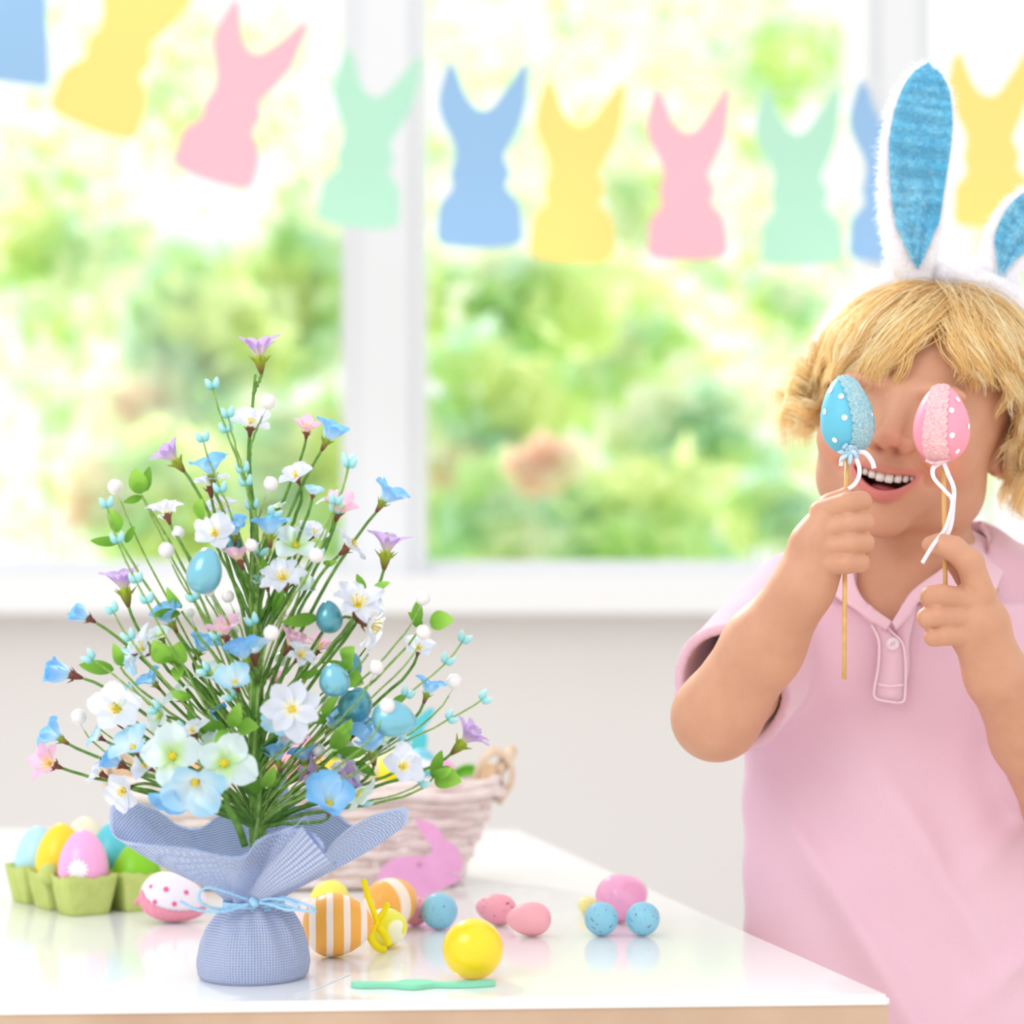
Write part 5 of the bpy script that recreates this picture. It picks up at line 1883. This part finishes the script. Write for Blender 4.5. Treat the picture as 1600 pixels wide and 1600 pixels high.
bc = pl_pt(1395, 1006, -.0062)
bt.tube([bc + Vector((0, .0016, 0)), bc + Vector((0, .0002, 0)), bc + Vector((0, -.0006, 0)), bc + Vector((0, -.0004, 0)), bc + Vector((0, 0, 0))], [.0050, .0052, .0045, .0034, .0005], 24)
for a_ in (.8, 2.4, 3.9, 5.5):
    q = bc + Vector((math.cos(a_) * .0013, -.0006, math.sin(a_) * .0013))
    bt.tube([q, q + Vector((0, .0004, 0))], .0005, 6, mi=1)
ppart('button', bt.mesh('button', [mat('pearl_button', rgb(246, 226, 236), .25, .5), mat('button_hole', rgb(190, 150, 175), .6)]), None, shirt)

# trousers and shoes, hidden behind the table
m_jean = mat('blue_denim', rgb(120, 150, 190), .85, .1)
vt = Vol((.12, 1.38, .05), (.56, 1.64, .74), .006)
for s in (-1, 1):
    vt.cap((CX + .006 + s * .055, 1.505, .64), (CX + .006 + s * .065, 1.50, .40), .072, .055, .02)
    vt.cap((CX + .006 + s * .065, 1.50, .40), (CX + .006 + s * .07, 1.51, .09), .055, .040, .02)
vt.ell((CX + .007, 1.505, .665), (.125, .078, .06), None, .02)
tm, _ = vt.mesh('trousers'); tm.materials.append(m_jean)
ppart('trousers', tm)
for s in (-1, 1):
    vsn = Vol((.10, 1.34, -.005), (.60, 1.60, .10), .004)
    c = CX + .006 + s * .07
    vsn.cap((c, 1.53, .032), (c + s * .008, 1.42, .024), .030, .026, .01)
    vsn.cap((c, 1.515, .03), (c, 1.51, .075), .032, .036, .02)
    vsn.D = np.maximum(vsn.D, (.002 - (vsn.lo[2] + vsn.h * np.arange(vsn.n[2])))[None, None, :].astype(np.float32))
    sm, _ = vsn.mesh('shoe'); sm.materials.append(m_white)
    ppart('shoe', sm)

# ------------------------------------------------------------ hair
def hair_mat(name, cols, root):
    m = bpy.data.materials.new(name); m.use_nodes = True
    N, L = m.node_tree.nodes, m.node_tree.links
    bs = N['Principled BSDF']
    bs.inputs['Roughness'].default_value = .34; bs.inputs['Specular IOR Level'].default_value = .6
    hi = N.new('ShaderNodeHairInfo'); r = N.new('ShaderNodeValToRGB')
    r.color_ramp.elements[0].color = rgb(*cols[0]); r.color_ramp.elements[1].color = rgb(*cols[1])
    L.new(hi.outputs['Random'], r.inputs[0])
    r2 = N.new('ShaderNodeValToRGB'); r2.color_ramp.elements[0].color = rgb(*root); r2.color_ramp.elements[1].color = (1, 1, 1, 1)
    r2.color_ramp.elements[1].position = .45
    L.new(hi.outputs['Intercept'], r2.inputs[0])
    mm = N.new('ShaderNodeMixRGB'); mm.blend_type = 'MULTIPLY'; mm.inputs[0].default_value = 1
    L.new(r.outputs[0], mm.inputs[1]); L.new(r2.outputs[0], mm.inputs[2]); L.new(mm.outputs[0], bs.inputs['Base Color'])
    tr = N.new('ShaderNodeBsdfTranslucent'); L.new(mm.outputs[0], tr.inputs[0])
    mx = N.new('ShaderNodeMixShader'); mx.inputs[0].default_value = .32
    L.new(bs.outputs[0], mx.inputs[1]); L.new(tr.outputs[0], mx.inputs[2]); L.new(mx.outputs[0], N['Material Output'].inputs[0])
    return m


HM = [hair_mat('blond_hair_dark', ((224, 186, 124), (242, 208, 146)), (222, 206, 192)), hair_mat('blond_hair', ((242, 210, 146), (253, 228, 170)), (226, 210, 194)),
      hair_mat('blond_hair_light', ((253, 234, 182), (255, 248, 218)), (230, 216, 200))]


def hair_obj(name, strands, radii, m, parent, npts):
    """strands: (n, npts, 3) world coordinates"""
    n = len(strands)
    cu = bpy.data.hair_curves.new(name)
    cu.add_curves([npts] * n)
    if 'position' not in cu.attributes: cu.attributes.new('position', 'FLOAT_VECTOR', 'POINT')
    cu.attributes['position'].data.foreach_set('vector', np.asarray(strands, dtype=np.float32).reshape(-1))
    ra = cu.attributes.get('radius') or cu.attributes.new('radius', 'FLOAT', 'POINT')
    ra.data.foreach_set('value', np.asarray(radii, dtype=np.float32).reshape(-1))
    cu.materials.append(m)
    o = bpy.data.objects.new(name, cu)
    COL.objects.link(o)
    if parent is not None: wparent(o, parent)
    return o


SK = np.array((.0745, .0865, .0730)); SC = np.array((0, .004, .000))


def skull(theta, phi, out):
    """theta from the crown (0) downwards, phi 0 = face, + = viewer's right"""
    d = np.stack([np.sin(theta) * np.sin(phi), -np.sin(theta) * np.cos(phi), np.cos(theta)], -1)
    return SC + d * (SK + np.asarray(out)[..., None])


NP = 18
strands, rads, tones = [], [], []
nlock = 380
tt = np.linspace(0, 1, NP)
for k in range(nlock):
    phi0 = rng.uniform(-math.pi, math.pi)
    frontness = math.cos(phi0)          # 1 face, -1 back
    th0 = rng.uniform(.03, 1.0) ** .8 * (1.15 if frontness > .3 else 1.4)
    side = abs(math.sin(phi0))
    if frontness > .25:
        th1 = float(np.interp(phi0, [-1.3, -.8, -.1, .25, .5, .8, 1.3], [2.0, 1.84, 1.82, 1.58, 1.44, 1.80, 2.05])) + rng.uniform(-.34, .06)
        if th0 > .7: th0 *= .6
        sweep = (.42 * (1 if phi0 > .22 else -1)) + rng.normal() * .14
        curl = .0026 + .004 * side
        lift = .004 + .005 * rng.random()
    else:
        th1 = max(th0 + .35, 1.85 + .30 * rng.random())
        sweep = rng.normal() * .15
        curl = .0045 + .007 * rng.random()
        lift = .004 + .010 * rng.random()
    fr = rng.uniform(1.2, 2.4); ph = rng.uniform(0, 6.28)
    m_ = 46
    tone = int(rng.choice(3, p=(.3, .4, .3)))
    # guide
    th = th0 + (th1 - th0) * tt
    phg = phi0 + sweep * tt ** 1.5
    grow = np.clip(tt * 5, 0, 1)
    cw = curl * np.clip((tt - .3) / .7, 0, 1) ** 1.1
    gout = lift * grow * np.clip(.35 + th * .6, 0, 1.3) + cw * np.cos(fr * 2 * math.pi * tt + ph) + .004 * tt
    tail = np.clip((th - 1.75), 0, 1)
    # shared shape, individual offset narrowing towards the tip
    ra_ = rng.normal(size=(m_, 3)) * (.0052)
    for j in range(m_):
        o_ = ra_[j]
        pinch = (1 - (.86 if frontness > .25 else .62) * tt ** 1.2)
        jt = rng.normal() * .10
        th_j = th + o_[0] / .08 * pinch * 1.2
        ph_j = phg + (o_[1] / .08 * pinch * 1.6 + cw / .08 * np.sin(fr * 2 * math.pi * tt + ph + jt) * 1.3) / np.maximum(np.sin(th_j), .25)
        out_j = gout + np.abs(o_[2]) * pinch * .8
        p = skull(th_j, ph_j, out_j)
        p[:, 2] -= 0
        cut_ = rng.uniform(.82, 1.0)
        if cut_ < 1:
            q = np.stack([np.interp(tt * cut_, tt, p[:, a]) for a in range(3)], -1)
        else: q = p
        strands.append(q); tones.append(tone)
        rads.append(np.interp(tt, [0, .7, 1], [.00030, .00026, .00007]))
# curls standing off at the sides
for k in range(150):
    s = -1 if k % 3 == 0 else 1
    phi0 = s * rng.uniform(1.25, 2.5)
    th0 = rng.uniform(1.2, 2.0)
    if s < 0: phi0 = s * rng.uniform(1.1, 2.0); th0 = rng.uniform(1.35, 1.8)
    root = skull(np.array([th0]), np.array([phi0]), np.array([.004]))[0]
    outw = np.array([math.sin(phi0), -math.cos(phi0) * .4, -.55]); outw /= np.linalg.norm(outw)
    ln = rng.uniform(.030, .060) * (1.15 if s > 0 else 1)
    e1 = np.cross(outw, (0, 1, 0)); e1 /= np.linalg.norm(e1); e2 = np.cross(outw, e1)
    fr = rng.uniform(1.2, 2.1); rc = rng.uniform(.006, .012); ph = rng.uniform(0, 6.28)
    g = root + outw * (tt * ln)[:, None] * (1 - .25 * tt[:, None]) + np.array((0, 0, -.022)) * (tt ** 2)[:, None]
    g = g + (e1 * np.cos(fr * 6.28 * tt + ph)[:, None] + e2 * np.sin(fr * 6.28 * tt + ph)[:, None] - e1 * math.cos(ph) - e2 * math.sin(ph)) * rc * np.clip(tt * 2.5, 0, 1)[:, None]
    for j in range(20):
        strands.append(g + rng.normal(size=3) * .0022 * (1 - .3 * tt[:, None]) + rng.normal(size=3) * .0030 * tt[:, None] ** 2)
        tones.append(1 + k % 2)
        rads.append(np.interp(tt, [0, .7, 1], [.00028, .00024, .00007]))
strands = np.array(strands)
strands = HC + strands @ R.T
rads = np.array(rads); tones = np.array(tones)
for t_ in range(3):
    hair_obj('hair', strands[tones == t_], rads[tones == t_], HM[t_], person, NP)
# scalp cap under the strands so that no skin shines through
mb = MB()
def capf(u, v):
    ph = (u * 2 - 1) * math.pi
    lim = .80 + .96 * (1 - math.cos(ph)) / 2 + .10 * math.sin(ph) ** 2
    th = v * lim
    p = skull(np.array([th]), np.array([ph]), np.array([.0035 - .003 * v ** 4]))[0]
    return Vector(h2w(p))
mb.grid(capf, 72, 30)
ppart('scalp_hair', mb.mesh('scalp_hair', [mat('hair_base', rgb(205, 164, 104), .7, .2, noise=rgb(170, 128, 76), nscale=220, bump=.5, bscale=300)]))

# ------------------------------------------------------------ headband with rabbit ears
m_plush = mat('white_plush', rgb(246, 244, 250), .95, .1, sheen=.6, bump=.5, bscale=260)
m_blue = mat('blue_satin_plush', rgb(150, 216, 238), .55, .3, sheen=.5, noise=rgb(70, 186, 228), nscale=24, bump=.35, bscale=220)  # darker noise patches paint crease shade into the lining colour
m_fur = mat('white_fur', rgb(250, 249, 253), .8, .2, transl=.3)
m_bfur = mat('blue_fur', rgb(120, 200, 232), .6, .3, transl=.2)
band = empty('headband', tuple(h2w((0, .02, .09))), 'white plush headband with two blue lined rabbit ears on the head of the child', 'headband')
fur_pts, fur_n = [], []


def bpart(name, me, m=None, parent=None):
    o = link(name, me, None, m)
    if parent is None: wparent(o, band)
    else: wparent(o, band); o.parent = parent; o.matrix_local = Matrix.Identity(4)
    return o


bp_ = []
for a in np.linspace(-1.75, 1.75, 60):
    rad = (.0965, .0930)
    bp_.append(Vector(h2w((math.sin(a) * rad[0], .030 - .012 * math.cos(a) + .010 * abs(a) * .6, .002 + math.cos(a) * rad[1]))))
brad = [.0030 + .0072 * min(1, (1.75 - abs(a)) * 3) for a in np.linspace(-1.75, 1.75, 60)]
mb = MB(); mb.tube(bp_, brad, 18)
bme = mb.mesh('band', [m_plush])
bpart('band', bme)


def sample_fur(me, n, ln, lnvar=.4, filt=None):
    me.calc_loop_triangles()
    tv = np.array([[me.vertices[i].co[:] for i in t.vertices] for t in me.loop_triangles])
    nv = np.array([t.normal[:] for t in me.loop_triangles])
    ar = np.linalg.norm(np.cross(tv[:, 1] - tv[:, 0], tv[:, 2] - tv[:, 0]), axis=1)
    idx = rng.choice(len(tv), n, p=ar / ar.sum())
    a, b_ = rng.random(n), rng.random(n)
    m = a + b_ > 1; a[m], b_[m] = 1 - a[m], 1 - b_[m]
    p = tv[idx, 0] + (tv[idx, 1] - tv[idx, 0]) * a[:, None] + (tv[idx, 2] - tv[idx, 0]) * b_[:, None]
    nn = nv[idx] + rng.normal(size=(n, 3)) * .45
    l = ln * (1 + lnvar * rng.normal(size=n))[:, None]
    g = rng.normal(size=(n, 3)) * .5
    st = np.stack([p, p + nn * l * .5, p + nn * l + g * l * .4 + np.array((0, 0, -.25)) * l], 1)
    return st


ears = []
def make_ear(spec, label, thick):
    """spec: px, py, depth, half width px, direction of width is perpendicular to the axis in view"""
    c = catmull([P(x, y, d) for x, y, d, w_, s_ in spec], 6)
    n = len(c)
    ws = np.interp(np.linspace(0, len(spec) - 1, n), range(len(spec)), [s[3] for s in spec])
    # smooth the half widths
    ws = np.convolve(np.pad(ws, 3, mode='edge'), np.ones(7) / 7, 'valid'); ws[-1] = .5
    sh = np.interp(np.linspace(0, len(spec) - 1, n), range(len(spec)), [s[4] for s in spec])
    mb, mi = MB(), MB()
    dirs = []
    for i in range(n):
        t = (c[min(i + 1, n - 1)] - c[max(i - 1, 0)]).normalized()
        sd = t.cross(Vector((0, -1, 0))).normalized() * -1
        fr_ = sd.cross(t).normalized()
        if fr_.y > 0: fr_ = -fr_
        dirs.append((sd, fr_))
    K = 28

    def ring(u, v, grow=1.0, off=0.0):
        i = min(n - 1, int(round(v * (n - 1))))
        sd, fr_ = dirs[i]
        w_ = ws[i] / F * c[i].y * grow
        a = 2 * math.pi * u
        x = math.copysign(abs(math.cos(a)) ** .85, math.cos(a)) * w_
        zt = math.sin(a)
        th = thick * min(1, w_ / .014) ** .8
        z = zt * th + .006 * (x / max(w_, 1e-4)) ** 2 * min(1, w_ / .02)
        return c[i] + sd * x + fr_ * (z + off)
    mb.grid(lambda u, v: ring(u, v), K, n - 1, closed_u=True)
    me = fix_normals(mb.mesh('ear', [m_plush]))
    ear = bpart('ear', me)
    ear['label'] = label
    # blue lining on the front face
    i0, i1 = int(n * .10), int(n * .965)
    sp_w = [(ws[i] - (7 + 13 * max(0, 1 - (i - i0) / (n * .42)))) for i in range(n)]

    def lining(u, v):
        f = i0 + v * (i1 - i0); i = int(round(f))
        sd, fr_ = dirs[i]
        w_ = max(2, sp_w[i]) * min(1, (v * 5 + .02)) ** .7 * min(1, (1 - v) * 9 + .05) ** .6 / F * c[i].y
        wf = ws[i] / F * c[i].y
        s_ = u * 2 - 1
        x = s_ * w_ - (sh[i]) / F * c[i].y
        q = min(.999, abs(x / wf))
        th = thick * min(1, wf / .014) ** .8
        z = th * (1 - q ** 2.35) ** .5 + .006 * q * q * min(1, wf / .02) + .0020
        crease = .0012 - .0022 * math.exp(-((s_ + .45 - .25 * v) / .20) ** 2) * math.exp(-((v - .25) / .22) ** 2) - .0012 * math.exp(-((s_ - .45) / .18) ** 2) * math.exp(-((v - .25) / .25) ** 2)
        return c[i] + sd * x + fr_ * (z + crease)
    mi.grid(lining, 30, 60)
    lm = mi.mesh('ear_lining', [m_blue])
    for p_ in lm.polygons: pass
    lo = bpart('ear_lining', lm, None, ear)
    return me, lm


EARA = [(1428, 442, 1.468, 22, 0), (1424, 405, 1.462, 40, 4), (1422, 345, 1.456, 50, 6), (1424, 280, 1.452, 54, 5), (1432, 215, 1.450, 56, 2), (1440, 165, 1.450, 49, 0), (1444, 128, 1.451, 34, 0), (1447, 99, 1.453, 4, 0)]
EARB = [(1552, 462, 1.470, 24, 0), (1560, 425, 1.462, 30, 0), (1576, 380, 1.456, 42, 0), (1606, 345, 1.450, 48, 0), (1650, 330, 1.446, 50, 0), (1700, 345, 1.442, 46, 0), (1740, 385, 1.440, 34, 0), (1760, 425, 1.440, 4, 0)]
e1, l1 = make_ear(EARA, 'ear standing upright', .0085)
e2, l2 = make_ear(EARB, 'ear folded over to the side', .0085)
fs = np.concatenate([sample_fur(bme, 9000, .0050), sample_fur(e1, 9000, .0028), sample_fur(e2, 7000, .0028)])
fo = hair_obj('white_fur', fs, np.tile([.00016, .00012, .00005], (len(fs), 1)), m_fur, band, 3); fo['kind'] = 'stuff'
def blfur(me, n):
    st = sample_fur(me, n, .0018)
    d = st[:, 1] - st[:, 0]; fl = d[:, 1] > 0
    st[fl, 1] = st[fl, 0] - d[fl]; st[fl, 2] = st[fl, 0] - (st[fl, 2] - st[fl, 0]); return st
fs = np.concatenate([blfur(l1, 6000), blfur(l2, 4500)])
fo = hair_obj('blue_fur', fs, np.tile([.00014, .0001, .00005], (len(fs), 1)), m_bfur, band, 3); fo['kind'] = 'stuff'

# ------------------------------------------------------------ eggs on sticks
m_eb = mat('egg_sky_blue', rgb(100, 190, 218), .45, .4)
m_ep = mat('egg_baby_pink', rgb(250, 158, 182), .45, .4)
m_ldot = mat('white_dot', rgb(255, 250, 250), .5, .3)
m_lb = mat('ice_lace', rgb(200, 222, 226), .9, .1, noise=rgb(130, 196, 216), nscale=520, bump=1.0, bscale=700)
m_lp = mat('blush_lace', rgb(255, 222, 222), .9, .1, noise=rgb(250, 176, 188), nscale=520, bump=1.0, bscale=700)
m_skw = mat('bamboo', rgb(226, 184, 120), .5, .3, noise=rgb(210, 164, 98), nscale=120)
m_rib = mat('white_ribbon', rgb(244, 240, 250), .5, .3)
m_knot = mat('blue_gauze', rgb(150, 196, 224), .8, .2, noise=rgb(210, 230, 242), nscale=300)


def egg_stick(cx, cy, rx, ry, y, a, m, ml, lab, stick, lace_a, lace_w, skew, dots):
    q = P(cx, cy, y)
    root = empty('egg_on_stick', q, lab, 'egg')
    r_, l_ = rx / F * y, ry / F * y
    me = egg_mesh(r_, l_, point=.20)
    e = link('egg', me, root, m)
    e.rotation_euler = dirv(a, 0).to_track_quat('Z', 'Y').to_euler()
    # azimuth of the camera side in the egg's frame
    v = e.rotation_euler.to_matrix().inverted() @ Vector((0, -1, 0))
    a0 = math.atan2(v.y, v.x)
    rt = e.rotation_euler.to_matrix().inverted() @ Vector((1, 0, 0))
    sg = 1 if math.atan2(rt.y, rt.x) - a0 > 0 and math.atan2(rt.y, rt.x) - a0 < math.pi or math.atan2(rt.y, rt.x) - a0 < -math.pi else -1
    lb = lace(e, r_, l_, a0 + sg * lace_a, lace_w, ml, -.985, .985, skew * sg)
    for (da, z_) in dots:
        dot(e, a0 + sg * da, z_, .0021, m_ldot, r_, l_)
    mb = MB(); mb.tube([P(*s) - q for s in stick], .0017, 10)
    link('stick', mb.mesh('stick', [m_skw]), root)
    return root, q


DB = [(-.35, .42), (-.28, -.12), (-1.15, .12), (-.85, -.62), (-1.0, .62), (.9, -.1), (2.2, .3), (2.8, -.3), (3.6, .2), (4.2, -.4)]
g1, q1 = egg_stick(1323, 649, 41, 62, 1.322, 96, m_eb, m_lb, 'sky blue egg on a stick with white dots and pale lace', [(1324, 700, 1.320), (1322, 768, 1.309), (1321, 850, st1), (1320, 905, 1.300), (1319, 1062, 1.298)], .42, .0075, -.12, DB)
DP = [(.15, .25), (.15, -.38), (.62, .55), (.95, -.12), (.6, -.75), (1.4, .3), (2.2, .3), (3.0, -.3), (3.9, .4)]
g2, q2 = egg_stick(1471, 662, 43, 61, 1.320, 90, m_ep, m_lp, 'baby pink egg on a stick with white dots and blush lace', [(1474, 712, 1.319), (1475, 780, 1.316), (1476, 850, 1.3115), (1477, 918, st2), (1479, 960, 1.310), (1481, 990, 1.310)], -.45, .0070, .10, DP)


def ribbon(root, q, pts, w, m, name='ribbon_tail', twist=0):
    mb = MB()
    mb.tube([p - q for p in catmull([P(*s) for s in pts], 7)], w, 6, flat=.22, up0=(.3, 1, 0))
    return link(name, mb.mesh(name, [m]), root)


ribbon(g1, q1, [(1338, 706, 1.312), (1352, 708, 1.306), (1362, 720, 1.304), (1366, 732, 1.304)], .0020, m_rib)
ribbon(g1, q1, [(1330, 708, 1.312), (1340, 722, 1.306), (1343, 740, 1.304), (1336, 756, 1.302), (1326, 764, 1.304)], .0018, m_rib)
ribbon(g1, q1, [(1320, 708, 1.312), (1315, 718, 1.308), (1314, 728, 1.308)], .0018, m_rib)
for k in range(6):
    a_ = k * 1.05
    pts = [(1324, 706, 1.312), (1324 + 9 * math.cos(a_), 706 + 8 * math.sin(a_), 1.306), (1325 + 14 * math.cos(a_ + .4), 710 + 13 * math.sin(a_ + .4), 1.307), (1324, 710, 1.310)]
    ribbon(g1, q1, pts, .0021, m_knot, 'bow_loop')
ribbon(g2, q2, [(1470, 722, 1.312), (1458, 732, 1.308), (1460, 748, 1.304), (1478, 768, 1.301), (1488, 782, 1.300), (1484, 806, 1.300), (1476, 828, 1.3005), (1458, 852, 1.290), (1441, 880, 1.288)], .0019, m_rib)
ribbon(g2, q2, [(1474, 722, 1.312), (1482, 742, 1.310), (1490, 762, 1.308), (1490, 785, 1.306), (1486, 820, 1.305), (1476, 845, 1.304)], .0018, m_rib)
ribbon(g2, q2, [(1446, 719, 1.312), (1458, 724, 1.308), (1472, 722, 1.307), (1482, 718, 1.312)], .0012, m_lp, 'lace_tie')
